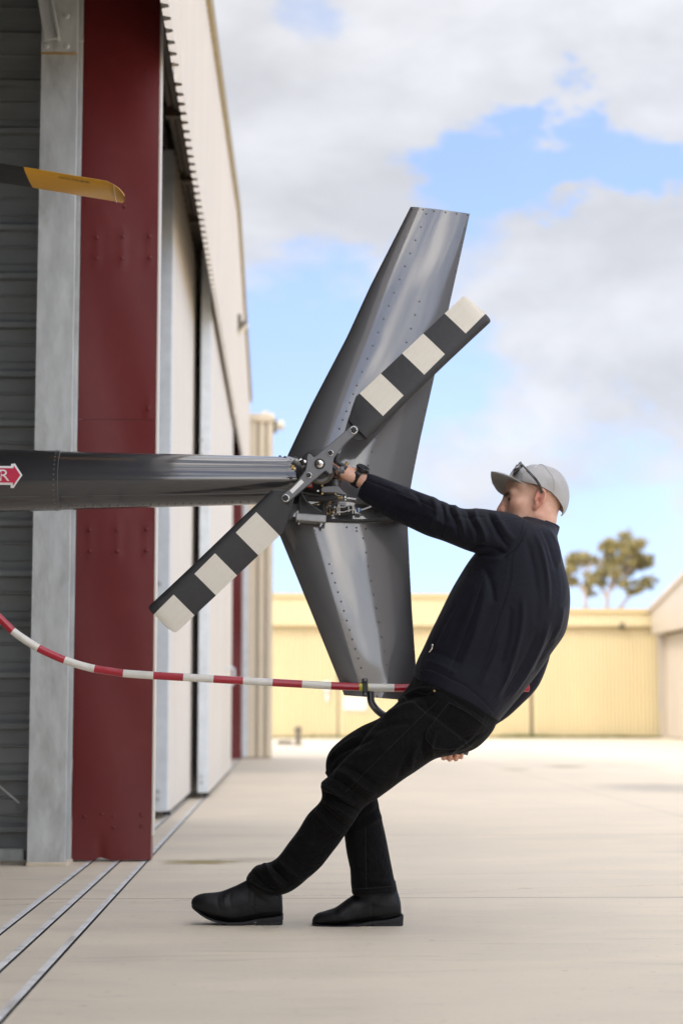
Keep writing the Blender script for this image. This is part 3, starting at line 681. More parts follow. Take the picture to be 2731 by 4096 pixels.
def boom():
    x0, x1 = at(-60, 1920, YF).x, at(1186, 1921, YF).x
    c0, c1 = at(0, 1923, YF), at(1186, 1921, YF)
    d0, d1 = 255*YF/F_PX/2, 193*YF/F_PX/2
    def cen(x): t = (x-c0.x)/(c1.x-c0.x); return c0.lerp(c1, t)
    def rr(x): return float(np.interp(x, [c0.x-4, c0.x, c1.x], [.165, d0, d1]))
    xs_seam = at(246, 1920, YF).x
    g = G()
    def ring(x, dr=0, n=64):
        c = cen(x); r = rr(x)+dr; return [(x, c.y + r*math.sin(2*math.pi*i/n), c.z + r*math.cos(2*math.pi*i/n)) for i in range(n)]
    R = [ring(x) for x in np.linspace(c0.x-4, xs_seam, 12)] ; R += [ring(xs_seam+.0008, -.0022)] + [ring(x, -.0022 if x < c1.x-.02 else -.003) for x in np.linspace(xs_seam+.004, c1.x, 24)]
    g.rings(R); bo = build('tail_boom', g, 'charcoal_gloss', heli, smooth=True, angle=60)
    # seam lip and rivets
    g = G(); g.rings([ring(xs_seam-.0006, .0002), ring(xs_seam-.0006, .0012), ring(xs_seam+.0006, .0012), ring(xs_seam+.0006, -.0015)], cap=False); build('seam_lip', g, 'satin_grey', bo)
    g = G()
    def rivet(x, ang, r=.0042, h=.0026):
        c = cen(x); q = rr(x); d = Vector((0, math.sin(ang), math.cos(ang)))
        g.lathe(Vector((x, c.y, c.z)) + d*(q-.0025), d, [(0, r), (h*.75, r*.85), (h+.0008, r*.4), (h+.001, 0)], 8)
    for i in range(36): rivet(xs_seam-.014, 2*math.pi*(i+.5)/36)
    x = c0.x-3
    while x < c1.x-.02:
        rivet(x, rad(180+20)); x += .0285
    build('rivets', g, 'rivet_grey', bo, smooth=True, kind='stuff')
    g = G()                                      # lengthwise lap joint low on the near side
    a = rad(180+52)
    for xa, xb in ((c0.x-3, xs_seam-.02), (xs_seam+.01, c1.x-.03)):
        n = 30; P = []
        for i in range(n+1):
            x = xa + (xb-xa)*i/n; c = cen(x); q = rr(x)-.0012; P.append((x, c.y+q*math.sin(a), c.z+q*math.cos(a)))
        g.tube(P, .0009, 5)
    build('lap_joint', g, 'satin_grey', bo)
    # riveted end cap plate near the fin
    g = G(); xa, xb = at(1150, 1850, YF).x, at(1192, 1850, YF).x; rows = []
    for i in range(25):
        th = rad(-170 + 190*i/24)
        if True:
            c = cen(xb); lo = xa if abs(th+rad(30)) < rad(60) else xb-.018
            rows.append([(lo, c.y + (rr(lo)+.0012)*math.sin(th), c.z + (rr(lo)+.0012)*math.cos(th)), (xb, c.y + (rr(xb)+.0012)*math.sin(th), c.z + (rr(xb)+.0012)*math.cos(th))])
    g.rings(rows, closed=False, cap=False); build('end_band', g, 'charcoal_gloss', bo, smooth=True)
    g = G()
    for px, th in ((1163, -40), (1180, -40), (1165, -62), (1180, -75), (1163, -92), (1180, -105), (1163, -118), (1140, -20), (1120, -8), (1160, -20), (1180, -18)):
        rivet(at(px, 1900, YF).x, rad(th), .0055, .004)
    build('rivets', g, 'rivet_grey', bo, smooth=True, kind='stuff')
    # red arrow decal with its last letter
    def on_boom(px, py, lift):
        p = at(px, py, YF - .1); x = p.x; c = cen(x); q = rr(x)+lift; dz = max(-.95*q, min(.95*q, p.z-c.z)); return Vector((x, c.y - math.sqrt(q*q-dz*dz), c.z+dz))
    def decal(poly, lift, m, name, par, step=9):
        bm = bmesh.new(); vs = [bm.verts.new((x, y, 0)) for x, y in poly]; bm.faces.new(vs)
        bmesh.ops.triangulate(bm, faces=bm.faces); bmesh.ops.subdivide_edges(bm, edges=bm.edges, cuts=7, use_grid_fill=True)
        g = G(); idx = {v: i for i, v in enumerate(bm.verts)}
        g.add([on_boom(v.co.x, v.co.y, lift) for v in bm.verts], [tuple(idx[v] for v in f.verts) for f in bm.faces]); bm.free()
        return build(name, g, m, par, recalc=True)
    dw = decal([(-420, 1862), (46, 1865), (46, 1856), (62, 1854), (93, 1902), (57, 1953), (45, 1953), (45, 1941), (-420, 1938)], .0012, 'decal_white', 'arrow_decal', bo)
    decal([(-420, 1872), (56, 1874), (58, 1864), (85, 1902), (55, 1944), (54, 1932), (-420, 1930)], .0020, 'decal_red', 'arrow_fill', bo)
    cu = bpy.data.curves.new('letter', 'FONT'); cu.body = 'R'; cu.size = 1.0; to = bpy.data.objects.new('letter', cu); COL.objects.link(to)
    dg = bpy.context.evaluated_depsgraph_get(); me = bpy.data.meshes.new_from_object(to.evaluated_get(dg)); bpy.data.objects.remove(to)
    V = np.array([v.co[:2] for v in me.vertices]); lo, hi = V.min(0), V.max(0); V = (V-lo)/(hi-lo)
    g = G(); g.add([on_boom(2 + 39*u, 1925 - 45*w, .0028) for u, w in V], [tuple(p.vertices) for p in me.polygons]); build('letter', g, 'decal_white', bo, recalc=False)
boom()

# --- fin: airfoil between pixel-measured edges
UP_LE = [(1641, 828), (1479, 1147), (1387, 1348), (1243, 1624), (1150, 1822), (1090, 1945), (1066, 2000)]
UP_TE = [(1878, 855), (1800, 1205), (1737, 1503), (1680, 1756), (1651, 1899), (1640, 1960), (1634, 2010)]
LO_LE = [(1093, 2080), (1184, 2300), (1270, 2512), (1355, 2723), (1376, 2781)]
LO_TE = [(1629, 2086), (1637, 2260), (1646, 2431), (1660, 2630), (1672, 2805)]
def prof(s):       # half thickness over the chord (1 = max); smooth nose, then a flat skin
    s = min(max(s, 0), 1)
    return max(.04, 1.62*math.sqrt(s)*(1-s)**.62*(1-.30*s) + .0*s)
def edge(pl, v):
    ys = [p[1] for p in pl]; y = ys[0] + (ys[-1]-ys[0])*v; return np.interp(y, ys, [p[0] for p in pl]), y
class Fin:
    def __init__(s, LE, TE, T): s.LE, s.TE, s.T = LE, TE, T
    def point(s, v, u, side):
        (lx, ly), (tx, ty) = edge(s.LE, v), edge(s.TE, v); x, y = lx+(tx-lx)*u, ly+(ty-ly)*u
        ch = (tx-lx)/490.0; p = at(x, y, YF); k = s.T*ch*prof(u)
        wob = 0.0
        if .30 < u < .97: wob = .00016*math.sin(7*v*3.1+u*6)*math.sin((u-.3)*4.6) + .00008*math.sin(19*v+u*13)
        p.y += side*(k + wob*min(1, (u-.3)*8)); return p
    def find(s, px, py):
        v = .5
        for _ in range(30):
            (lx, ly), (tx, ty) = edge(s.LE, v), edge(s.TE, v); u = (px-lx)/(tx-lx); v += (py-(ly+(ty-ly)*u))/(s.LE[-1][1]-s.LE[0][1])
        return v, u
    def front(s, px, py, lift=0.0):
        q = None; Y = YF
        for _ in range(3):                     # the pixel is met on the near skin, not on the mid-plane
            p = at(px, py, Y); pj = project(np.array([[p.x, YF, p.z]]))[0]; v, u = s.find(*pj); q = s.point(min(max(v, 0), 1), min(max(u, .002), 1), -1); Y = q.y
        return Vector((at(px, py, Y).x, Y-lift, at(px, py, Y).z))
    def mesh(s, nv, nu):
        us = [.5*(1-math.cos(math.pi*i/nu)) * .35 + .65*(i/nu)**1.15 for i in range(nu+1)]; R = []
        for j in range(nv+1):
            v = j/nv; R.append([s.point(v, u, -1) for u in us] + [s.point(v, u, 1) for u in reversed(us)])
        g = G(); g.rings(R); return g
finU, finL = Fin(UP_LE, UP_TE, .036), Fin(LO_LE, LO_TE, .036)
fu = build('upper_fin', finU.mesh(90, 46), 'fin_grey', heli, smooth=True, angle=60)
fl = build('lower_fin', finL.mesh(60, 46), 'fin_grey', heli, smooth=True, angle=60)
def rivets_on(fin, pts, par, r=.0037):
    g = G()
    for px, py in pts:
        p = fin.front(px, py); g.lathe(p + Vector((0, .001, 0)), (0, -1, 0), [(0, r), (.0028, r*.85), (.0040, r*.4), (.0042, 0)], 8)
    build('rivets', g, 'rivet_grey', par, smooth=True, kind='stuff')
Z3 = lambda L: [(1100+x*.574, 780+y*.574) for x, y in L]
rivets_on(finU, Z3([(1052,131),(1015,222),(978,314),(940,406),(905,496),(868,588),(831,680),(794,772),(757,863),(719,956),(682,1048),(644,1140),(607,1232),(570,1326),(545,1386),(520,1446),(497,1506),(472,1566),(448,1628),
    (1005,741),(975,835),(946,930),(916,1026),(707,1692),(678,1788),(648,1884),(1322,232),(1300,329),(1279,425),(1258,523),(1238,618),(1216,715),(1091,1298),(1068,1396),(1046,1496),(1025,1592),(1004,1690),(983,1788),(961,1886),
    (957,95),(1030,101),(1106,111),(1186,120),(1264,130),(1340,138),(420,1692),(352,1754),(300,1801),(476,1812)]), fu)
Z4 = lambda L: [(1000+x*1.104, 2100+y*1.104) for x, y in L]
rivets_on(finL, Z4([(410,48),(420,100),(429,150),(438,201),(448,252),(458,301),(467,352),(477,405),(487,456),(496,507),(505,556),(287,141),(297,175),(308,209),(319,243),(330,277),(340,311),(350,346),(360,380),(370,414),(381,449),(392,483),(402,517),
    (571,137),(575,190),(579,240),(582,291),(586,345),(589,398),(592,450),(258,47),(262,75),(268,97),(220,38),(240,62),(290,50),(282,78),(276,106),(258,20),(300,22),(350,8),(385,10),(386,22),(420,14),(450,8),(238,30),(388,546),(438,549),(387,566),(370,612),(430,618),(460,620)]), fl)
def gusset(fin, poly, par):
    bm = bmesh.new(); bm.faces.new([bm.verts.new((x, y, 0)) for x, y in poly]); bmesh.ops.triangulate(bm, faces=bm.faces); bmesh.ops.subdivide_edges(bm, edges=bm.edges, cuts=16, use_grid_fill=True)
    g = G(); idx = {v: i for i, v in enumerate(bm.verts)}
    g.add([fin.front(v.co.x, v.co.y, .0032) for v in bm.verts], [tuple(idx[v] for v in f.verts) for f in bm.faces]); bm.free()
    n = len(poly); pts = []
    for i in range(n):
        a, b = poly[i], poly[(i+1) % n]
        pts += [(a[0]+(b[0]-a[0])*t/6, a[1]+(b[1]-a[1])*t/6) for t in range(6)]
    rim = [fin.front(x, y, .0032) for x, y in pts]; g.rings([rim, [p + Vector((0, .005, 0)) for p in rim]], cap=False)
    build('gusset_plate', g, 'fin_grey', par, smooth=False)
gusset(finL, [(1168, 2092), (1373, 2088), (1315, 2224), (1306, 2226)], fl)
gusset(finL, [(1424, 2702), (1490, 2702), (1508, 2740), (1424, 2740)], fl)
gusset(finU, [(1270, 1822), (1340, 1744), (1350, 1748), (1395, 1855), (1300, 1870)], fu)
# end ribs so the fin tips are closed boxes with an edge
g = G(); a, b = finU.point(0, .0, -1), finU.point(0, 1, -1)
# recess between the two fins: web, floor ledge, upper lip
def plate(name, poly, Y, th, m, par, bevel=.0015):
    g = G(); g.prism([at(x, y, Y) for x, y in poly], (0, th, 0)); return build(name, g, m, par, bevel=bevel)
plate('web_plate', [(1120, 1985), (1640, 1985), (1636, 2095), (1100, 2095)], 6.462, .012, 'fin_grey', heli)
plate('ledge', [(1165, 2066), (1300, 2074), (1450, 2076), (1600, 2066), (1628, 2070), (1628, 2078), (1450, 2086), (1300, 2084), (1165, 2076)], 6.405, .055, 'dark_satin', heli)
plate('upper_lip', [(1330, 1994), (1400, 1998), (1470, 2010), (1560, 2040), (1636, 2066), (1636, 2060), (1560, 2030), (1470, 2000), (1400, 1988), (1330, 1984)], 6.42, .04, 'fin_grey', heli)

# --- gearbox and control pieces
gb = None
def gearbox():
    hub = at(1278, 1858, HUBY)
    g = G(); g.lathe((hub.x, HUBY+.02, hub.z), (0, 1, 0), [(0, .030), (.03, .030), (.032, .044), (.07, .046), (.075, .038), (.12, .042), (.13, .075), (.24, .085), (.27, .07), (.30, .03)], 28)
    c = at(1268, 1905, 6.40); g.ball(c, .062, 16, 9, (1.1, .8, 1.0))
    box = build('gearbox', g, 'dark_satin', heli, smooth=True)
    g = G(); g.lathe((hub.x+.004, HUBY+.052, hub.z-.012), (0, 1, 0), [(0, .047), (.006, .049), (.012, .049), (.018, .044)], 28); build('bearing_ring', g, 'satin_grey', box, smooth=True)
    g = G(); g.lathe((hub.x+.004, HUBY+.049, hub.z-.014), (0, 1, 0), [(0, .040), (-.001, .0435), (.003, .0445)], 28, 0, False); build('brass_ring', g, 'brass_metal', box, smooth=True)
    g = G(); p = at(1186, 1920, 6.40); g.lathe((p.x-.012, YF, p.z), (1, 0, 0), [(0, .066), (.02, .072), (.03, .055), (.07, .05), (.085, .062), (.10, .05)], 24); build('output_casing', g, 'dark_satin', box, smooth=True)
    plate('red_tag', [(1230, 1928), (1250, 1930), (1251, 1952), (1229, 1950)], 6.30, .003, 'tag_red', box, 0)
    plate('tag_print', [(1236, 1934), (1240, 1934), (1240, 1946), (1236, 1946)], 6.2985, .001, 'decal_white', box, 0)
    plate('tag_print', [(1243, 1935), (1246, 1935), (1246, 1947), (1243, 1947)], 6.2985, .001, 'decal_white', box, 0)
    # bellcrank: block, bosses, arm
    bc = plate('bellcrank', [(1284, 1951), (1292, 1945), (1352, 1941), (1358, 1950), (1376, 1968), (1386, 1974), (1386, 1982), (1360, 1977), (1340, 1971), (1288, 1970), (1283, 1962)], 6.26, .035, 'satin_grey', box, .003)
    def post(name, x, y0, y1, r, Y, m): 
        g = G(); g.cyl(at(x, y0, Y), at(x, y1, Y), r, n=16); return build(name, g, m, box, smooth=True, bevel=.001)
    post('boss', 1342, 1918, 1945, .0125, 6.278, 'satin_grey'); post('boss_cap', 1343, 1912, 1919, .0085, 6.278, 'black_rubber')
    post('standoff', 1287, 1920, 1947, .0048, 6.27, 'brass_metal'); post('nut', 1288, 1970, 1979, .0058, 6.27, 'brass_metal'); post('nut', 1341, 1971, 1980, .0062, 6.27, 'brass_metal'); post('nut', 1271, 1960, 1968, .006, 6.262, 'bright_metal')
    post('rod_end', 1379, 1984, 1994, .0085, 6.268, 'bright_metal'); post('rod_bolt', 1380, 1994, 2003, .0055, 6.268, 'bright_metal')
    g = G(); g.tube([at(1213, 1993, 6.30), at(1260, 1992, 6.30), at(1330, 1991, 6.275), at(1352, 1990, 6.268)], [.009, .0135, .0115, .006], 12); build('push_rod', g, 'dark_satin', box, smooth=True)
    g = G(); g.cyl(at(1352, 1990, 6.268), at(1366, 1989, 6.266), .0055, n=10); build('rod_nut', g, 'brass_metal', box)
    g = G(); g.tube([at(x, y, 6.27) for x, y in ((1203, 1968), (1216, 1992), (1224, 2006), (1248, 2024), (1274, 2041), (1286, 2050))], .004, 8); g.tube([at(x, y, 6.28) for x, y in ((1206, 1970), (1245, 1976), (1290, 1982))], .0045, 8); build('frame_strut', g, 'dark_satin', box, smooth=True)
    plate('bracket_web', [(1196, 1985), (1222, 2006), (1288, 2050), (1288, 2062), (1196, 2062)], 6.34, .01, 'dark_satin', box)
    plate('bracket_post', [(1288, 1996), (1306, 1996), (1306, 2064), (1286, 2064)], 6.33, .02, 'black_rubber', box)
    for nm, m, pts, r in (('cable', 'cable_gold', ((1248, 2020), (1270, 2014), (1300, 2000)), .0032), ('cable', 'cable_tan', ((1322, 1998), (1318, 2010), (1306, 2026), (1302, 2045), (1312, 2058)), .0042),
                          ('cable', 'cable_tan', ((1296, 1974), (1318, 1980), (1330, 1990)), .003), ('cable', 'cable_tan', ((1325, 2050), (1340, 2040), (1345, 2034)), .0022), ('cable', 'cable_tan', ((1330, 2055), (1350, 2058)), .0026),
                          ('cable', 'zip_white', ((1350, 2046), (1372, 2048), (1400, 2040), (1416, 2040)), .0018), ('cable', 'zip_white', ((1345, 2035), (1352, 2028), (1375, 2028), (1395, 2022), (1412, 2024), (1418, 2036)), .0018),
                          ('cable', 'zip_white', ((1444, 2040), (1462, 2034), (1484, 2026)), .0028)):
        g = G(); g.tube([Vector(q) for q in smooth_path([at(x, y, 6.36) for x, y in pts], 5)], r, 8); build(nm, g, m, box, smooth=True)
    def roll(name, x0, y0, x1, y1, r, m, Y=6.372):
        g = G(); g.cyl(at(x0, y0, Y), at(x1, y1, Y), r, n=16); return build(name, g, m, box, smooth=True, bevel=.001)
    roll('relay', 1343, 2036, 1412, 2036, .0125, 'black_rubber'); roll('relay', 1358, 2054, 1418, 2052, .009, 'black_rubber')
    roll('cable_boot', 1310, 2048, 1332, 2048, .0105, 'black_rubber'); roll('boot_band', 1317, 2048, 1322, 2048, .0112, 'cable_gold')
    roll('plug', 1425, 2041, 1446, 2041, .0075, 'blue_plug'); roll('plug_band', 1432, 2041, 1438, 2041, .0082, 'zip_white')
    for x, y0, y1 in ((1349, 2026, 2052), (1357, 2018, 2060), (1394, 2024, 2046), (1410, 2020, 2054)):
        plate('cable_tie', [(x-2.2, y0), (x+2.2, y0), (x+3.2, y1), (x-1.2, y1)], 6.354, .006, 'zip_white', box, .0008)
    for x, y in ((1350, 2049), (1395, 2043), (1408, 2021), (1354, 2022), (1417, 2039)):
        plate('tie_head', [(x-3.6, y-3.6), (x+3.6, y-3.6), (x+3.6, y+3.6), (x-3.6, y+3.6)], 6.351, .007, 'zip_white', box, .001)
    plate('data_plate', [(1352, 2008), (1384, 2009), (1384, 2020), (1352, 2019)], 6.40, .002, 'box_alloy', box, 0)
    # alloy box below with two studs
    bx = plate('sensor_box', [(1182, 2050), (1196, 2051), (1304, 2060), (1304, 2088), (1298, 2090), (1182, 2080)], 6.30, .09, 'box_alloy', box, .004)
    for x, y in ((1195, 2090), (1281, 2098)):
        g = G(); g.cyl(at(x, y-8, 6.335), at(x, y+8, 6.335), .0045, n=10); g.cyl(at(x, y-5, 6.335), at(x, y+1, 6.335), .007, n=6); build('stud', g, 'bright_metal', bx)
    0 and plate('pitch_arm', [(1173, 1862), (1182, 1856), (1196, 1870), (1212, 1886), (1208, 1896), (1196, 1890), (1184, 1872), (1174, 1870)], 6.24, .016, 'black_rubber', box)
    g = G(); g.cyl(at(1170, 1872, 6.246), at(1180, 1876, 6.246), .0045, n=8); g.cyl(at(1166, 1873, 6.246), at(1171, 1874, 6.246), .006, n=6); build('arm_bolt', g, 'brass_metal', box)
    g = G(); g.cyl(at(1196, 1842, 6.27), at(1220, 1866, 6.27), .012, n=12); g.cyl(at(1200, 1850, 6.26), at(1212, 1846, 6.26), .008, n=10); g.ball(at(1218, 1852, 6.26), .011); build('link_end', g, 'bright_metal', box, smooth=True)
    g = G(); g.cyl(at(1206, 1840, 6.25), at(1214, 1862, 6.25), .007, n=10); build('link_clamp', g, 'black_rubber', box)
gearbox()

# --- tail rotor: local frame r (along blade), c (chord), y
def rotor():
    hub = at(1278, 1858, HUBY); S = HUBY/F_PX*math.cos(.0)*1.003
    U = Vector((.7071, 0, .7071)); V = Vector((.7071, 0, -.7071))
    def P(r, c, y=0.0): return at(1278 + (r+c)*.7071, 1858 + (c-r)*.7071, HUBY) + Vector((0, y, 0))
    g = G(); k = []
    half = [(192, -19)] + [(193+18*math.sin(a), -19*math.cos(a)) for a in np.linspace(.25, 2.9, 8)] + [(192, 19), (170, 16.5), (140, 14.5), (110, 15.5), (85, 18.5), (58, 23), (36, 38), (14, 58), (9, 61), (3, 60), (-2, 56), (-2, 37), (-8, 34)]
    other = [(-a, -b) for a, b in half]
    poly = half + other
    g.prism([P(a, b, -.012) for a, b in poly], (0, .024, 0))
    h = build('tail_rotor', g, 'satin_grey', heli, bevel=.003, seg=3)
    g = G(); g.lathe(P(0, 0, -.012), (0, -1, 0), [(-.006, .0185), (.0006, .0185), (.001, .015), (.0012, 0)], 28); build('hub_bore', g, 'black_rubber', h, smooth=True)
    g = G(); g.lathe(P(0, 0, -.012), (0, -1, 0), [(0, .0125), (.004, .0125), (.005, .009), (.009, .009), (.011, .005), (.016, .0045), (.019, .002), (.0195, 0)], 18); build('hub_nut', g, 'bright_metal', h, smooth=True)
    for r, c, q, m in ((192, 0, .0125, 'bright_metal'), (-192, 0, .0125, 'bright_metal'), (62, -1, .0098, 'bright_metal'), (-62, 1, .0098, 'bright_metal')):
        g = G(); g.lathe(P(r, c, -.012), (0, -1, 0), [(0, q), (.0012, q), (.0014, q*.85)], 18, 0); g.lathe(P(r, c, -.0135), (0, -1, 0), [(0, q*.9), (.007, q*.88), (.0085, q*.65), (.0086, 0)], 6, 1)
        build('bolt', g, [m, 'black_rubber'], h)
    g = G(); g.add([P(-160, -9, -.0127), P(-95, -9, -.0127), P(-95, 7, -.0127), P(-160, 7, -.0127)], [(0, 1, 2, 3)]); build('inspection_sticker', g, 'decal_white', h)
    m = bpy.data.materials.new('blade_paint'); m.use_nodes = True; t = NT(m.node_tree); b = t.n['Principled BSDF']
    at_ = t.new('ShaderNodeAttribute'); at_.attribute_name = 'blade'
    rr, cc, _ = t.sep(at_.outputs['Vector'])
    band = None
    for a, z in ((314, 430), (547, 663), (780, 1000)):
        q = t.math('MULTIPLY', t.math('GREATER_THAN', rr, float(a)), t.math('LESS_THAN', rr, float(z))); band = q if band is None else t.math('MAXIMUM', band, q)
    band = t.math('MULTIPLY', band, t.math('LESS_THAN', cc, 43.0))
    streak = t.noise(t.combine(t.math('MULTIPLY', rr, .004), t.math('MULTIPLY', cc, .12), 0), 2.0, 6, .65)
    blot = t.noise(t.combine(t.math('MULTIPLY', rr, .02), t.math('MULTIPLY', cc, .02), 0), 2.0, 5, .6)
    wh = t.mix(t.maprange(streak, .45, .75, 0, .5), (0.76, 0.72, 0.62), (0.64, 0.58, 0.46))
    wh = t.mix(t.maprange(blot, .55, .8, 0, .4), wh, (0.60, 0.53, 0.40))
    bk = t.mix(t.maprange(blot, .4, .7, 0, .6), (0.020, 0.020, 0.021), (0.034, 0.033, 0.031))
    t.put(b.inputs['Base Color'], t.mix(band, bk, wh)); t.put(b.inputs['Roughness'], t.maprange(blot, .3, .7, .32, .5)); MATS['blade_paint'] = m
    for s in (1, -1):
        # leading edge at c=+80 (rounded), trailing at c=-80
        st = [(206, -44, 62), (250, -68, 64), (296, -90, 65.5), (314, -88, 66), (430, -84.5, 69), (546, -81, 71), (663, -78, 73.5), (780, -74, 77), (846, -72, 79.5), (874, -71, 80.5), (882, -68, 80), (888, -58, 76), (892, -35, 66), (893, -5, 50)]
        g = G(); R = []; A = []; n = 18
        for r, c0, c1 in st:
            top = []; bot = []
            for i in range(n+1):
                q = .5*(1-math.cos(math.pi*i/n)); c = c1 + (c0-c1)*q
                thick = 8.5*(1.48*math.sqrt(q)-.63*q-1.758*q*q+1.4215*q**3-.5075*q**4)*2.0*(1 if r < 875 else max(.3, (898-r)/23))
                tw = .05*c
                top.append((P(s*r, s*c, -thick*S - tw*S - .004), r, c)); bot.append((P(s*r, s*c, thick*S - tw*S - .004), r, c))
            loop = top + bot[-2:0:-1]
            R.append([p[0] for p in loop]); A += [(p[1], p[2], 0) for p in loop]
        g.rings(R); o = build('blade', g, 'blade_paint', h, smooth=True, angle=50, label='tail rotor blade pointing up right over the fin' if s > 0 else 'tail rotor blade pointing down left past the cream doors')
        at_a = o.data.attributes.new('blade', 'FLOAT_VECTOR', 'POINT'); at_a.data.foreach_set('vector', np.array(A, dtype=np.float32).ravel())
        # root fitting under the hub bar
        g = G(); pl = [(160, -20), (206, -46), (222, -54), (222, 62.5), (206, 62.5), (182, 44), (168, 24), (150, 16), (120, 14), (120, -14)]
        g.prism([P(s*a, s*b_, .013) for a, b_ in pl], (0, .010, 0)); build('blade_root', g, 'dark_satin', h, bevel=.002)
    # pitch links / weights that poke out by the hub
    for s in (1, -1):
        g = G(); g.tube([Vector(q) for q in smooth_path([P(s*84, s*16, .016), P(s*62, s*32, .018), P(s*60, s*50, .018), P(s*64, s*68, .016), P(s*67, s*86, .014)], 5)], [.011]*8 + [.0085]*13, 8); build('pitch_horn', g, 'dark_satin', h, smooth=True)
        g = G(); g.cyl(P(s*70, s*74, .016), P(s*88, s*72, .016), .0052, n=8); build('horn_bolt', g, 'brass_metal', h)
    g = G(); g.cyl(P(44, 72, .01), P(56, 84, .01), .0125, n=14); g.cyl(P(34, 68, .012), P(44, 78, .012), .0095, n=12); build('link_ball', g, 'satin_grey', h, smooth=True, bevel=.002)
    g = G(); g.cyl(P(34, 44, .014), P(34, 62, .014), .0085, n=10); g.cyl(P(26, 74, .012), P(34, 84, .012), .0095, n=6); build('link_bolt', g, 'dark_satin', h)
rotor()

# --- striped guard tube, clamp, skid
def guard():
    Y = 6.372; r = 31*Y/F_PX/2
    pts = smooth_path([(-260, 2250), (-130, 2345), (-50, 2425), (0, 2472), (53, 2524), (98, 2557), (151, 2590), (203, 2616), (260, 2640), (319, 2660), (379, 2675), (435, 2684), (494, 2693), (615, 2702), (734, 2709), (855, 2716), (973, 2723), (1091, 2730), (1208, 2736.5), (1324, 2743), (1436, 2748), (1576, 2751.5), (1800, 2752), (2113, 2752)], 24)
    P = np.array(pts); cuts = [(-1e9, 1), (-60, 0), (-22, 0), (52, 1), (155, 0), (260, 1), (379, 0), (494, 1), (615, 0), (734, 1), (855, 0), (973, 1), (1091, 0), (1208, 1), (1324, 0), (1436, 2), (1474, 1), (1576, 0), (1700, 1), (1812, 0), (1930, 1), (2030, 0)]
    mi = []
    for i in range(len(P)-1):
        x = .5*(P[i, 0]+P[i+1, 0]); k = 0
        for c, w in cuts:
            if x >= c: k = w
        mi.append(k)
    path = [at(x, y, Y) for x, y in pts]
    g = G(); g.tube(path, r, 20); nseg = len(path)-1
    g.m = [mi[min(i//20, nseg-1)] for i in range(nseg*20)] + [mi[0], mi[-1]]
    tb = build('tail_guard', g, ['tube_red', 'tube_white', 'tape_yellow'], heli, smooth=True, angle=60)
    e = at(2113, 2752, Y); g = G(); g.lathe(e, (1, 0, 0), [(-.002, r), (.0015, r*.92), (.003, r*.6), (.002, r*.35), (.0005, .0)], 20); build('end_plug', g, 'tube_red', tb, smooth=True)
    c = at(1459, 2750, Y)
    g = G(); w = .0085
    g.box(c.x-w, c.x+w, Y-r-.004, Y-r-.0005, c.z-r-.002, c.z+r+.002); g.box(c.x-w, c.x+w, Y-r-.004, Y+.03, c.z+r+.0005, c.z+r+.004); g.box(c.x-w, c.x+w, Y-r-.004, Y+.03, c.z-r-.004, c.z-r-.0005)
    g.box(c.x-w, c.x+w, Y-r-.002, Y+.03, c.z+r+.0042, c.z+r+.017); g.box(c.x-w, c.x+w, Y-r-.002, Y+.03, c.z-r-.016, c.z-r-.0042)
    cl = build('tube_clamp', g, 'dark_satin', heli, bevel=.0015)
    for dz in (r+.0105, -r-.010):
        g = G(); g.lathe((c.x, Y-r-.003, c.z+dz), (0, -1, 0), [(0, .0055), (.005, .0055), (.006, .0035), (.0062, 0)], 8); build('bolt', g, 'rivet_grey', cl)
    # tail skid: hoop hanging below the fin, running back under the man
    sk = [at(x, y, 6.455) for x, y in ((1480, 2760), (1483, 2800), (1492, 2822), (1512, 2845), (1540, 2864), (1600, 2892), (1680, 2930), (1760, 2968), (1830, 2996), (1872, 3008))]
    g = G(); g.tube([Vector(q) for q in smooth_path(sk, 5)], .0128, 14); build('tail_skid', g, 'charcoal_gloss', heli, smooth=True)
guard()

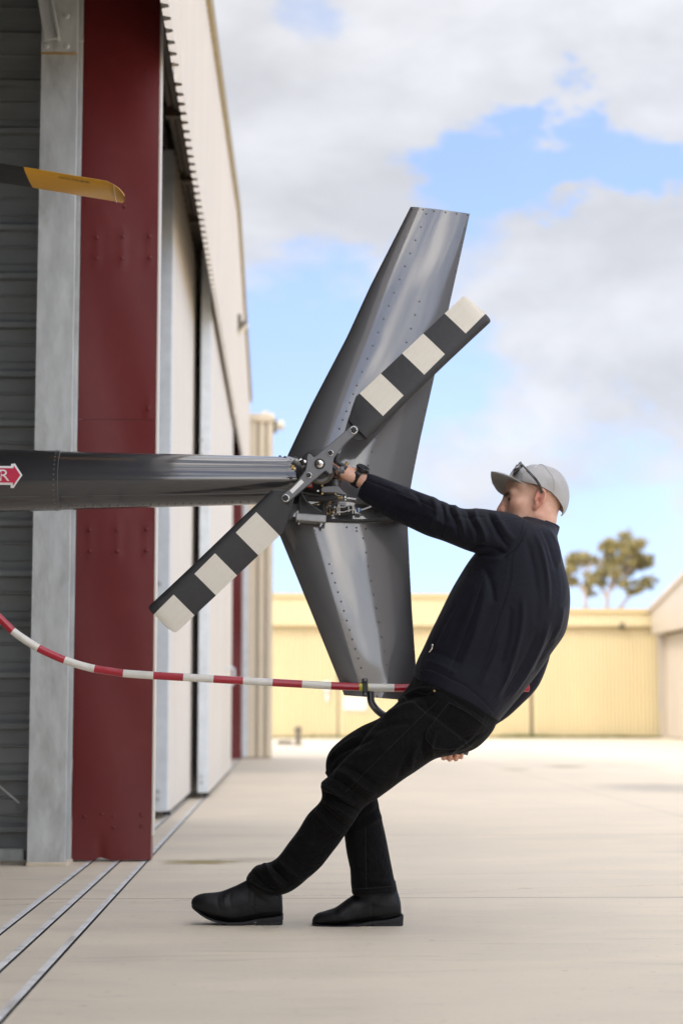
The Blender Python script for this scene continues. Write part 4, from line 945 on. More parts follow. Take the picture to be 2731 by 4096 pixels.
# --- main rotor blade with yellow tip
def main_blade():
    yn, yf = 6.30, 6.555
    near = [(-2600, 300), (-700, 548), (0, 653), (96, 668), (426, 724), (456, 739), (478, 755), (492, 772), (499, 786)]
    far = [(-2600, 400), (-700, 630), (0, 729), (136, 752), (440, 803), (468, 807), (482, 809), (491, 808), (497, 800)]
    g = G(); R = []; M = []
    for (a, b) in zip(near, far):
        A, B = at(a[0], a[1], yn), at(b[0], b[1], yf)
        if a[0] > 430:
            k = {456: .06, 478: .16, 492: .30, 499: .46}[a[0]]; A2 = A.lerp(B, 0); 
        ring = []
        n = 12
        for i in range(n+1):
            q = i/n; c = A.lerp(B, q); t = .016*math.sqrt(max(q*(1-q), 0))*1.6*(1 if a[0] < 450 else .8); ring.append(c + Vector((0, 0, t)))
        for i in range(n-1, 0, -1):
            q = i/n; c = A.lerp(B, q); t = .016*math.sqrt(q*(1-q))*1.6; ring.append(c - Vector((0, 0, t*.75)))
        R.append(ring)
    g.rings(R, mi=[0, 0, 0, 1, 1, 2, 2, 2])
    # black / yellow boundary runs at station 3
    mb = build('main_rotor_blade', g, ['blade_black', 'blade_yellow', 'blade_yellow_cap'], heli, smooth=True, angle=50)
    a0, b0 = at(456, 739, yn), at(468, 807, yf)
    g = G(); g.tube([a0.lerp(b0, q) - Vector((0, 0, .016*math.sqrt(max(q*(1-q), 0))*1.2 + .0012)) for q in np.linspace(0.02, .98, 12)], .0012, 6); build('cap_joint', g, 'decal_white', mb)
    cu = bpy.data.curves.new('print', 'FONT'); cu.body = 'NEVER PULL DOWN'; cu.size = 1.0; to = bpy.data.objects.new('print', cu); COL.objects.link(to)
    dg = bpy.context.evaluated_depsgraph_get(); me = bpy.data.meshes.new_from_object(to.evaluated_get(dg)); bpy.data.objects.remove(to)
    V = np.array([v.co[:2] for v in me.vertices]); lo, hi = V.min(0), V.max(0); V = (V-lo)/(hi-lo)
    g = G(); vs = []
    for u, w in V:
        x = 356 - 122*u; A = at(x, np.interp(x, [96, 426], [668, 724]), yn); B = at(x+22, np.interp(x+22, [136, 440], [752, 803]), yf); q = .08 + .085*w
        vs.append(A.lerp(B, q) - Vector((0, 0, .016*math.sqrt(q*(1-q))*1.2 + .001)))
    g.add(vs, [tuple(p.vertices) for p in me.polygons]); build('stencil', g, 'print_brown', mb, recalc=False)
main_blade()
# ------------------------------------------------------------------ the man
mat('navy_softshell', (0.0048, 0.0056, 0.0128), 0.7, vary=0.12, vscale=12, bump=0.10, bscale=500, sheen=0.05, spec=0.25)
mat('black_denim', (0.0033, 0.0032, 0.0034), 0.85, vary=0.35, vscale=9, bump=0.18, bscale=420, sheen=0.03, spec=0.15)
mat('black_leather', (0.0050, 0.0050, 0.0056), 0.5, vary=0.25, vscale=14, bump=0.10, bscale=160, rvary=0.12, spec=0.3)
mat('boot_rubber', (0.006, 0.006, 0.0065), 0.7, vary=0.2)
mat('cap_grey', (0.385, 0.375, 0.36), 0.62, vary=0.06, vscale=20, bump=0.08, bscale=300, sheen=0.15)
mat('cap_thread', (0.50, 0.475, 0.445), 0.6)
mat('glass_black', (0.010, 0.010, 0.011), 0.18, coat=0.6)
mat('lens_dark', (0.015, 0.018, 0.022), 0.05, coat=1.0)
mat('watch_black', (0.012, 0.012, 0.013), 0.35)
mat('watch_face', (0.010, 0.010, 0.016), 0.08, coat=0.8)
mat('watch_rim', (0.06, 0.065, 0.075), 0.3, 0.7)
mat('eye_dark', (0.035, 0.025, 0.02), 0.15)

def wrinkle(name, size, dist, strength):
    m = MATS[name]; t = NT(m.node_tree); b = t.n['Principled BSDF']; co = t.new('ShaderNodeTexCoord').outputs['Object']
    n = t.noise(co, size, 3, .5, 1.6); rg = t.math('ABSOLUTE', t.math('SUBTRACT', n, .5)); n2 = t.noise(co, size*2.7, 3, .5, 1.2); rg2 = t.math('ABSOLUTE', t.math('SUBTRACT', n2, .5))
    hgt = t.math('ADD', t.math('POWER', t.math('MULTIPLY', rg, 2.0), .6), t.math('MULTIPLY', t.math('POWER', t.math('MULTIPLY', rg2, 2.0), .7), .35))
    bn = t.new('ShaderNodeBump'); bn.inputs['Strength'].default_value = strength; bn.inputs['Distance'].default_value = dist; t.put(bn.inputs['Height'], hgt)
    old = b.inputs['Normal'].links[0].from_node; t.put(bn.inputs['Normal'], old.outputs[0]); t.put(b.inputs['Normal'], bn.outputs[0])
wrinkle('navy_softshell', 6.0, .008, .34); wrinkle('black_denim', 13.0, .008, .55); wrinkle('cap_grey', 16.0, .003, .3)
mat('navy_thread', (0.008, 0.009, 0.017), 0.7); mat('black_thread', (0.0066, 0.0064, 0.0064), 0.8)
def stitch(V, lines, name, m, par, r=.0009):
    px = project(V)
    for pl in lines:
        P = smooth_path(pl, 8) if len(pl) > 2 else [np.array(pl[0])*(1-q) + np.array(pl[1])*q for q in np.linspace(0, 1, 12)]; pts = []
        for q in P:
            d = np.abs(px-np.array(q)).max(1); k = np.where(d < 7)[0]
            if len(k): pts.append(at(q[0], q[1], float(V[k, 1].min()) - .0004))
        if len(pts) > 2:
            ys = np.array([p.y for p in pts]); ys = np.convolve(np.pad(ys, 1, 'edge'), (.25, .5, .25), 'valid')
            for p, y in zip(pts, ys): p.y = y
            g = G(); g.tube(pts, r, 6); build(name, g, m, par, smooth=True)

def skin_material():
    m = bpy.data.materials.new('skin'); m.use_nodes = True; t = NT(m.node_tree); b = t.n['Principled BSDF']
    co = t.new('ShaderNodeTexCoord').outputs['Object']; a = t.new('ShaderNodeAttribute'); a.attribute_name = 'tone'
    red, dark, hair = t.sep(a.outputs['Vector'])
    n = t.noise(co, 55, 6, .6); n2 = t.noise(co, 240, 4, .6)
    col = t.mix(t.maprange(n, .3, .7), (0.74, 0.46, 0.335), (0.66, 0.385, 0.265))
    col = t.mix(t.math('MULTIPLY', red, .75), col, (0.66, 0.23, 0.17))
    col = t.mix(t.math('MULTIPLY', hair, t.maprange(n2, .35, .65)), col, (0.20, 0.14, 0.105))
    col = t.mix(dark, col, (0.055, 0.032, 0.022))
    t.put(b.inputs['Base Color'], col); b.inputs['Roughness'].default_value = 0.5
    b.inputs['Subsurface Weight'].default_value = 0.12; b.inputs['Subsurface Radius'].default_value = (.012, .004, .002); b.inputs['Subsurface Scale'].default_value = 0.5
    bn = t.new('ShaderNodeBump'); bn.inputs['Strength'].default_value = .22; bn.inputs['Distance'].default_value = .002; t.put(bn.inputs['Height'], t.math('ADD', n, n2)); t.put(b.inputs['Normal'], bn.outputs[0])
    MATS['skin'] = m
skin_material()

# ---- signed distances and a mesher
def s_ell(P, c, r):
    q = (P - np.array(c)); r = np.array(r); k0 = np.linalg.norm(q/r, axis=-1); k1 = np.linalg.norm(q/(r*r), axis=-1); return k0*(k0-1)/np.maximum(k1, 1e-9)
def s_cap(P, a, b, ra, rb=None):
    rb = ra if rb is None else rb; a, b = np.array(a, float), np.array(b, float); d = b-a; h = np.clip(((P-a) @ d)/max(d @ d, 1e-12), 0, 1)
    return np.linalg.norm(P - a - h[..., None]*d, axis=-1) - (ra + (rb-ra)*h)
def smin(a, b, k): h = np.clip(.5+.5*(b-a)/k, 0, 1); return b + (a-b)*h - k*h*(1-h)
def smax(a, b, k): return -smin(-a, -b, k)
def surface_nets(fn, lo, hi, h):
    lo, hi = np.array(lo, float), np.array(hi, float); n = np.ceil((hi-lo)/h).astype(int)+1
    ax = [lo[i] + h*np.arange(n[i]) for i in range(3)]
    D = np.empty(tuple(n), np.float32); YY, ZZ = np.meshgrid(ax[1], ax[2], indexing='ij')
    for s in range(0, n[0], 24):
        xs = ax[0][s:s+24]; P = np.empty((len(xs), n[1], n[2], 3)); P[..., 0] = xs[:, None, None]; P[..., 1] = YY; P[..., 2] = ZZ; D[s:s+24] = fn(P)
    c = tuple(k-1 for k in n); acc = np.zeros(c+(3,)); cnt = np.zeros(c)
    cor = [(i, j, k) for i in (0, 1) for j in (0, 1) for k in (0, 1)]
    sl = lambda o: D[o[0]:o[0]+c[0], o[1]:o[1]+c[1], o[2]:o[2]+c[2]]
    for a in cor:
        for axn in range(3):
            if a[axn]: continue
            b = list(a); b[axn] = 1; va, vb = sl(a), sl(tuple(b)); m = (va < 0) != (vb < 0)
            t = np.where(m, va/np.where(m, va-vb, 1), 0); cnt += m
            for d in range(3): acc[..., d] += m*(a[d] + (t if d == axn else 0))
    live = cnt > 0; idx = -np.ones(c, int); idx[live] = np.arange(live.sum())
    base = np.stack(np.meshgrid(*[np.arange(k) for k in c], indexing='ij'), -1)
    V = lo + h*(base[live] + acc[live]/cnt[live][:, None]); F = []
    for axn in range(3):
        o = [0, 0, 0]; o[axn] = 1; u, w = [(1, 2), (2, 0), (0, 1)][axn]
        rng = [slice(1, c[i]) for i in range(3)]; rng[axn] = slice(0, c[axn])
        A = D[tuple(slice(r.start, r.stop) for r in rng)]
        rb = [slice(r.start, r.stop) for r in rng]; rb[axn] = slice(1, c[axn]+1); B = D[tuple(rb)]
        m = (A < 0) != (B < 0); ii = np.argwhere(m) + np.array([r.start for r in rng]); fl = (A < 0)[m]
        def cell(du, dw):
            q = ii.copy(); q[:, u] -= du; q[:, w] -= dw; return idx[q[:, 0], q[:, 1], q[:, 2]]
        q = np.stack([cell(1, 1), cell(0, 1), cell(0, 0), cell(1, 0)], 1); q[~fl] = q[~fl][:, ::-1]; F.append(q)
    F = np.concatenate(F); F = F[(F >= 0).all(1)]
    return V, F

# ---- lofted garments from measured sections
def loft(sections, k=6, n=40, e=2.25, shrink=1.0):
    """section = (front px x, y, back px x, y, depth Y, half depth)"""
    g = G(); R = []
    for s in smooth_path(sections, k):
        Fp, Bp = at(s[0], s[1], s[4]), at(s[2], s[3], s[4]); C = (Fp+Bp)/2; a = (Fp-Bp)/2*shrink; b = Vector((0, -s[5]*shrink, 0)); ring = []
        for i in range(n):
            th = 2*math.pi*i/n; c, d = math.cos(th), math.sin(th)
            ring.append(C + a*math.copysign(abs(c)**(2/e), c) + b*math.copysign(abs(d)**(2/e), d))
        R.append(ring)
    g.rings(R); return g
def merge(*gs):
    g = G()
    for q in gs: g.add(q.v, q.f)
    return g
def union(name, g, voxel, smooth=4, factor=.5):
    """one continuous skin round overlapping shapes"""
    me = mesh_from(name, g); b = bmesh.new(); b.from_mesh(me); bmesh.ops.recalc_face_normals(b, faces=b.faces); b.to_mesh(me); b.free()
    o = bpy.data.objects.new(name, me); COL.objects.link(o)
    r = o.modifiers.new('r', 'REMESH'); r.mode = 'VOXEL'; r.voxel_size = voxel
    if smooth: s = o.modifiers.new('s', 'SMOOTH'); s.iterations = smooth; s.factor = factor
    dg = bpy.context.evaluated_depsgraph_get(); m2 = bpy.data.meshes.new_from_object(o.evaluated_get(dg)); bpy.data.objects.remove(o); m2.name = name
    return m2
def arrays(me):
    n = len(me.vertices); V = np.empty(n*3); me.vertices.foreach_get('co', V); N = np.empty(n*3); me.vertex_normals.foreach_get('vector', N); return V.reshape(-1, 3), N.reshape(-1, 3)
def put_verts(me, V): me.vertices.foreach_set('co', V.ravel()); me.update()
def crease(V, N, folds, front=True):
    """cloth folds: (polyline px, height m, width px)"""
    px = project(V); disp = np.zeros(len(V)); w0 = np.clip((-N[:, 1]+.35)/.6, 0, 1) if front else np.ones(len(V))
    for pl, amp, w in folds:
        w, amp = (w*.60, amp*1.05) if w > 9 else (w, amp)
        P = np.array(smooth_path(pl, 5)) if len(pl) > 2 else np.array(pl, float); L = np.concatenate([[0], np.cumsum(np.linalg.norm(np.diff(P, axis=0), axis=1))]); best = np.full(len(V), 1e9); tt = np.zeros(len(V))
        lo, hi = P.min(0)-3*w, P.max(0)+3*w; sel = np.where((px > lo).all(1) & (px < hi).all(1))[0]; q = px[sel]
        b_ = np.full(len(sel), 1e9); t_ = np.zeros(len(sel))
        for i in range(len(P)-1):
            d = P[i+1]-P[i]; h = np.clip(((q-P[i]) @ d)/max(d @ d, 1e-9), 0, 1); dist = np.linalg.norm(q-P[i]-h[:, None]*d, axis=1); m = dist < b_; b_[m] = dist[m]; t_[m] = (L[i] + h[m]*(L[i+1]-L[i]))/L[-1]
        disp[sel] += amp*np.exp(-(b_/w)**2)*(1-(2*t_-1)**4)
    return V + N*(disp*w0)[:, None]
def ripple(V, N, amp, size, seed=0):
    from mathutils import noise as mn
    d = np.array([mn.noise(Vector((p[0]/size+seed, p[1]/size, p[2]/size))) for p in V]); return V + N*(amp*d)[:, None]
def cloth(name, me, m, par, label=None):
    me.materials.clear(); me.materials.append(MATS[m]); me.polygons.foreach_set('use_smooth', [True]*len(me.polygons)); me.polygons.foreach_set('material_index', [0]*len(me.polygons))
    o = bpy.data.objects.new(name, me); hold(o, par)
    if label: o['label'] = label
    return o

# measured sections -----------------------------------------------------------
TORSO = [(1648,2712,1991,2886,6.10,.168),(1662,2655,2062,2805,6.10,.172),(1690,2598,2125,2722,6.10,.175),(1719,2535,2196,2622,6.09,.180),(1745,2480,2258,2535,6.085,.188),(1785,2400,2276,2440,6.08,.194),(1830,2318,2272,2350,6.08,.198),(1880,2236,2252,2272,6.08,.200),(1945,2160,2232,2200,6.08,.192),(2010,2105,2222,2160,6.08,.165),(2060,2078,2222,2135,6.08,.115),(2085,2066,2222,2115,6.08,.085)]
SLEEVE_L = [(1456,1893,1428,1984,6.285,.040),(1484,1894,1452,2006,6.275,.044),(1530,1912,1492,2030,6.25,.048),(1592,1937,1555,2070,6.21,.054),(1669,1965,1625,2104,6.16,.058),(1735,1990,1695,2136,6.11,.062),(1792,2016,1757,2158,6.07,.063),(1850,2037,1815,2182,6.03,.066),(1920,2036,1880,2206,5.99,.072),(1990,2045,1965,2228,5.97,.078),(2055,2056,2060,2240,5.975,.080),(2110,2085,2125,2235,6.0,.07)]
SLEEVE_R = [(1868,2850,1925,2944,6.485,.036),(1896,2830,1956,2922,6.48,.040),(1925,2808,1985,2898,6.475,.042),(1960,2775,2040,2862,6.472,.046),(2000,2735,2092,2812,6.468,.05),(2050,2670,2150,2745,6.462,.055),(2085,2600,2190,2660,6.452,.06),(2110,2530,2205,2590,6.44,.062),(2125,2440,2225,2470,6.40,.066),(2135,2330,2235,2340,6.33,.072),(2130,2230,2228,2235,6.25,.075),(2110,2160,2200,2180,6.18,.06)]
PELVIS = [(1590,2800,1830,3018,6.09,.150),(1612,2775,1905,2990,6.10,.168),(1640,2735,1962,2930,6.10,.172),(1660,2695,1992,2872,6.10,.166),(1690,2640,2045,2800,6.10,.160)]
LEG_L = [(984,3526,1116,3580,6.175,.066),(990,3500,1160,3566,6.17,.072),(1022,3466,1200,3544,6.165,.075),(1056,3456,1226,3522,6.16,.073),(1099,3436,1272,3478,6.15,.070),(1155,3370,1300,3446,6.13,.071),(1200,3307,1345,3386,6.11,.073),(1240,3252,1388,3328,6.08,.076),(1284,3196,1418,3284,6.055,.078),(1288,3134,1462,3226,6.035,.083),(1338,3082,1515,3190,6.02,.086),(1395,3028,1575,3146,6.01,.090),(1440,2970,1655,3090,6.005,.094),(1492,2903,1732,3042,6.005,.098),(1560,2835,1810,3022,6.01,.100),(1610,2785,1885,2990,6.02,.100)]
LEG_R = [(1409,3578,1586,3564,6.125,.072),(1404,3530,1578,3524,6.13,.072),(1396,3470,1568,3470,6.14,.070),(1384,3400,1557,3408,6.15,.070),(1370,3320,1540,3330,6.165,.072),(1348,3230,1516,3240,6.18,.075),(1318,3140,1504,3150,6.195,.078),(1303,3062,1500,3090,6.20,.082),(1318,3006,1520,3080,6.20,.086),(1362,2962,1580,3062,6.20,.090),(1440,2908,1660,3040,6.195,.094),(1520,2868,1740,3020,6.19,.098),(1590,2815,1830,3000,6.18,.10)]

# head frame: forward, left, up
HEAD = np.array(at(2140, 2008, 6.09))
def frame(yaw, pitch, roll):
    f = Vector((-math.cos(yaw)*math.cos(pitch), math.sin(yaw)*math.cos(pitch), math.sin(pitch))); l = Vector((0, -1, 0)); l = (l - f*l.dot(f)).normalized(); u = f.cross(l).normalized()
    if u.z < 0: u = -u
    R = Matrix.Rotation(roll, 3, f); l = R @ l; u = R @ u
    return np.array([f, l, u])
HF = frame(rad(5), rad(-1.5), rad(7))
def hw(p): return Vector(HEAD + np.array(p) @ HF)
def head_sdf(P):
    S = P.copy(); S[..., 1] = np.abs(S[..., 1])                     # symmetric
    d = s_ell(S, (-.014, 0, .038), (.092, .071, .074))
    d = smin(d, s_ell(S, (.040, 0, .045), (.056, .060, .052)), .03)
    d = smin(d, s_ell(S, (.044, 0, -.030), (.058, .056, .078)), .03)
    d = smin(d, s_cap(S, (.076, .012, -.100), (.000, .050, -.058), .020, .022), .035)
    d = smin(d, s_ell(S, (.060, .043, -.014), (.026, .022, .020)), .025)            # cheekbone
    d = smin(d, s_cap(S, (.094, .010, .025), (.078, .050, .026), .0085, .008), .018)  # brow
    d = smax(d, -s_ell(S, (.103, .034, .005), (.023, .021, .0145)), .012)             # eye socket
    d = smin(d, s_ell(S, (.079, .033, .006), (.0145, .016, .0135)), .006)            # lids
    d = smax(d, -s_cap(S, (.0955, .020, .0035), (.088, .048, .0030), .0040), .003)   # lid slit
    d = smin(d, s_cap(S, (.098, 0, .018), (.1205, 0, -.024), .0075, .0105), .010)     # nose
    d = smin(d, s_ell(S, (.1085, .0125, -.028), (.0115, .0095, .009)), .008)
    d = smax(d, -s_ell(S, (.113, .0075, -.0375), (.006, .0045, .005)), .004)         # nostril
    d = smax(d, -s_cap(S, (.106, .018, -.030), (.092, .034, -.060), .0022), .006)
    d = smax(d, -s_cap(S, (.0955, .020, -.0085), (.080, .050, -.010), .0016), .005)
    d = smin(d, s_cap(S, (.0985, .0, -.058), (.090, .022, -.060), .008, .006), .008)
    d = smin(d, s_cap(S, (.0965, .0, -.070), (.090, .018, -.069), .008, .006), .008)
    d = smax(d, -s_cap(S, (.108, .0, -.0635), (.094, .026, -.0635), .0022), .003)
    d = smin(d, s_cap(S, (-.020, 0, -.03), (.000, 0, -.160), .053, .050), .03)       # neck
    d = smin(d, s_cap(S, (-.028, .045, -.045), (.012, .018, -.17), .012, .010), .022)  # neck muscle
    # ear: tilted dish with rim, bowl, tragus, lobe
    E = S - np.array((-.010, .079, -.009)); a = rad(17); e0 = E[..., 0]*math.cos(a) + E[..., 2]*math.sin(a); e2 = -E[..., 0]*math.sin(a) + E[..., 2]*math.cos(a); E = np.stack([e0, E[..., 1] + .40*e0, e2], -1)
    ear = s_ell(E, (0, 0, .004), (.0185, .0075, .0335))
    ear = smin(ear, s_ell(E, (.007, -.002, -.027), (.010, .0065, .011)), .008)
    rim = np.full(ear.shape, 9.0); pr = None
    for t in np.linspace(-60, 215, 12):
        q = (-.0150*math.sin(rad(t)) if False else .0150*math.cos(rad(t)), .0045, .005 + .0285*math.sin(rad(t)))
        q = (q[0]*-1 if False else q[0], q[1], q[2])
        if pr is not None: rim = np.minimum(rim, s_cap(E, pr, q, .0038))
        pr = q
    ear = smax(ear, -s_ell(E, (-.001, .0085, .010), (.0115, .0062, .0210)), .003)     # scapha
    ear = smax(ear, -s_ell(E, (.004, .0065, -.006), (.0085, .0085, .0100)), .003)     # bowl
    ear = smin(ear, rim, .003)
    ear = smin(ear, s_cap(E, (-.006, .004, .012), (-.006, .003, -.010), .0030), .003)
    ear = smin(ear, s_ell(E, (.0145, .001, -.005), (.005, .005, .007)), .004)
    return smin(d, ear, .006)

def hand_left(P):
    W = np.array(at(1424, 1906, 6.285)); A = lambda x, y, Y: np.array(at(x, y, Y))
    d = s_cap(P, np.array(at(1470, 1935, 6.27)), W, .029, .0255)
    kn = [A(1342, 1862, 6.262), A(1337, 1856, 6.284), A(1335, 1853, 6.306), A(1337, 1855, 6.328)]
    heel = [A(1405, 1906, 6.268), A(1406, 1897, 6.280), A(1406, 1895, 6.294), A(1405, 1897, 6.305)]
    for i in range(4): d = smin(d, s_cap(P, heel[i], kn[i], .0185, .0125), .016)
    d = smin(d, s_cap(P, A(1388, 1900, 6.262), A(1356, 1888, 6.256), .017, .013), .015)
    fing = [((1318, 1866, 6.262), (1300, 1884, 6.270), (1304, 1902, 6.284)), ((1310, 1858, 6.286), (1288, 1878, 6.290), (1292, 1900, 6.300)), ((1308, 1855, 6.308), (1285, 1874, 6.312), (1288, 1898, 6.318)), ((1312, 1858, 6.330), (1291, 1876, 6.334), (1294, 1896, 6.336))]
    for i, (p, q, r) in enumerate(fing):
        k = .0088 if i else .0076; c = np.minimum(s_cap(P, kn[i], A(*p), k+.0015, k+.0006), np.minimum(s_cap(P, A(*p), A(*q), k+.0006, k), s_cap(P, A(*q), A(*r), k, k-.0012))); d = smin(d, c, .004)
    th = smin(s_cap(P, A(1392, 1908, 6.31), A(1352, 1908, 6.345), .014, .0115), smin(s_cap(P, A(1352, 1908, 6.345), A(1318, 1912, 6.346), .0112, .0098), s_cap(P, A(1318, 1912, 6.346), A(1292, 1914, 6.335), .0098, .0085), .006), .01)
    return smin(d, th, .012)
def hand_right(P):
    A = lambda x, y, Y: np.array(at(x, y, Y))
    d = s_cap(P, A(1962, 2850, 6.475), A(1898, 2938, 6.485), .028, .025)
    mc = [A(1782, 2988, 6.492), A(1806, 2994, 6.494), A(1830, 2998, 6.494), A(1852, 2996, 6.490)]
    for i, m in enumerate(mc): d = smin(d, s_cap(P, A(1900-6*i, 2952+4*i, 6.488), m, .019, .0125), .014)
    for i, x in enumerate((1776, 1800, 1825, 1846)):
        dy = (0, 5, 4, -3)[i]; k = .0092 if i < 3 else .008
        c = np.minimum(s_cap(P, mc[i], A(x-2, 3024+dy, 6.484), k+.001, k), np.minimum(s_cap(P, A(x-2, 3024+dy, 6.484), A(x-3, 3032+dy, 6.452), k, k), s_cap(P, A(x-3, 3032+dy, 6.452), A(x, 3016+dy, 6.430), k, k-.001))); d = smin(d, c, .004)
    th = smin(s_cap(P, A(1880, 2950, 6.475), A(1845, 2968, 6.445), .014, .011), s_cap(P, A(1845, 2968, 6.445), A(1815, 2980, 6.432), .011, .009), .008)
    return smin(d, th, .012)

def make_person():
    parts = G()
    V, F = surface_nets(head_sdf, (-.125, -.112, -.225), (.145, .112, .14), .0024)
    V = HEAD + V @ HF
    # frame may mirror: orientation is fixed later by recalc
    parts.add(V.tolist(), [tuple(f) for f in F.tolist()])
    for fn, lo, hi in ((hand_left, at(1260, 1990, 6.20), at(1520, 1810, 6.42)), (hand_right, at(1730, 3080, 6.38), at(2050, 2800, 6.56))):
        a = np.minimum(np.array(lo), np.array(hi)); b = np.maximum(np.array(lo), np.array(hi)); V, F = surface_nets(fn, a, b, .0022); parts.add(V.tolist(), [tuple(f) for f in F.tolist()])
    for S in (TORSO, SLEEVE_L[1:], SLEEVE_R[3:], PELVIS, LEG_L[3:], LEG_R[2:]):
        q = loft(S, 3, 24, 2.1, .80); parts.add(q.v, q.f)
    g = G(); g.cyl(at(1470, 1935, 6.27), at(1640, 2030, 6.18), .026, .036, 20); g.cyl(at(1962, 2850, 6.475), at(2080, 2730, 6.462), .027, .036, 20); parts.add(g.v, g.f)
    g = G(); g.cyl(hw((.004, 0, -.15)), at(2090, 2300, 6.08), .046, .08, 24); parts.add(g.v, g.f)
    me = union('person', parts, .0027, 2, .35)
    V, N = arrays(me); L = (V-HEAD) @ HF.T; S = L.copy(); S[:, 1] = np.abs(S[:, 1])
    gs = lambda c, r: np.exp(-(((S-np.array(c))/np.array(r))**2).sum(1))
    inhead = (np.abs(L) < .3).all(1)
    red = np.clip(1.05*gs((-.010, .086, -.008), (.026, .020, .042)) + .7*gs((.116, 0, -.02), (.022, .02, .022)) + .38*gs((.07, .05, -.02), (.03, .03, .025)) + .3*gs((-.02, .05, -.09), (.04, .04, .05)), 0, 1)
    hand = np.minimum(np.linalg.norm(V-np.array(at(1350, 1875, 6.30)), axis=1), np.linalg.norm(V-np.array(at(1812, 3025, 6.46)), axis=1)); red = np.maximum(red*inhead, .42*np.exp(-(hand/.06)**2))
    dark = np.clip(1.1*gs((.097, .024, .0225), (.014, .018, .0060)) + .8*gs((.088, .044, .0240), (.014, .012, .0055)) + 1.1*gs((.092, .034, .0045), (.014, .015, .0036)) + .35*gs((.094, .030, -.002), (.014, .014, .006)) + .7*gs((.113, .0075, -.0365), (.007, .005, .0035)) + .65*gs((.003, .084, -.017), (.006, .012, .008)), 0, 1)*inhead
    hair = (np.clip((S[:, 2]-.012)/.02, 0, 1)*np.clip((.045-S[:, 0])/.02, 0, 1)*.55 + .35*np.clip((-.02-S[:, 0])/.03, 0, 1)*np.clip((S[:, 2]+.06)/.03, 0, 1))*inhead
    a = me.attributes.new('tone', 'FLOAT_VECTOR', 'POINT'); a.data.foreach_set('vector', np.stack([red, dark, np.clip(hair, 0, 1)], 1).astype(np.float32).ravel())
    me.materials.clear(); me.materials.append(MATS['skin']); me.polygons.foreach_set('use_smooth', [True]*len(me.polygons))
    o = bpy.data.objects.new('person', me); COL.objects.link(o)
    tag(o, 'man in grey cap, navy jacket and black trousers leaning back to haul on the tail', 'person')
    return o
person = make_person()
for s in (1, -1):
    g = G(); g.ball(hw((.0775, s*.033, .0055)), .0138, 14, 9); build('eye', g, 'eye_dark', person, smooth=True)

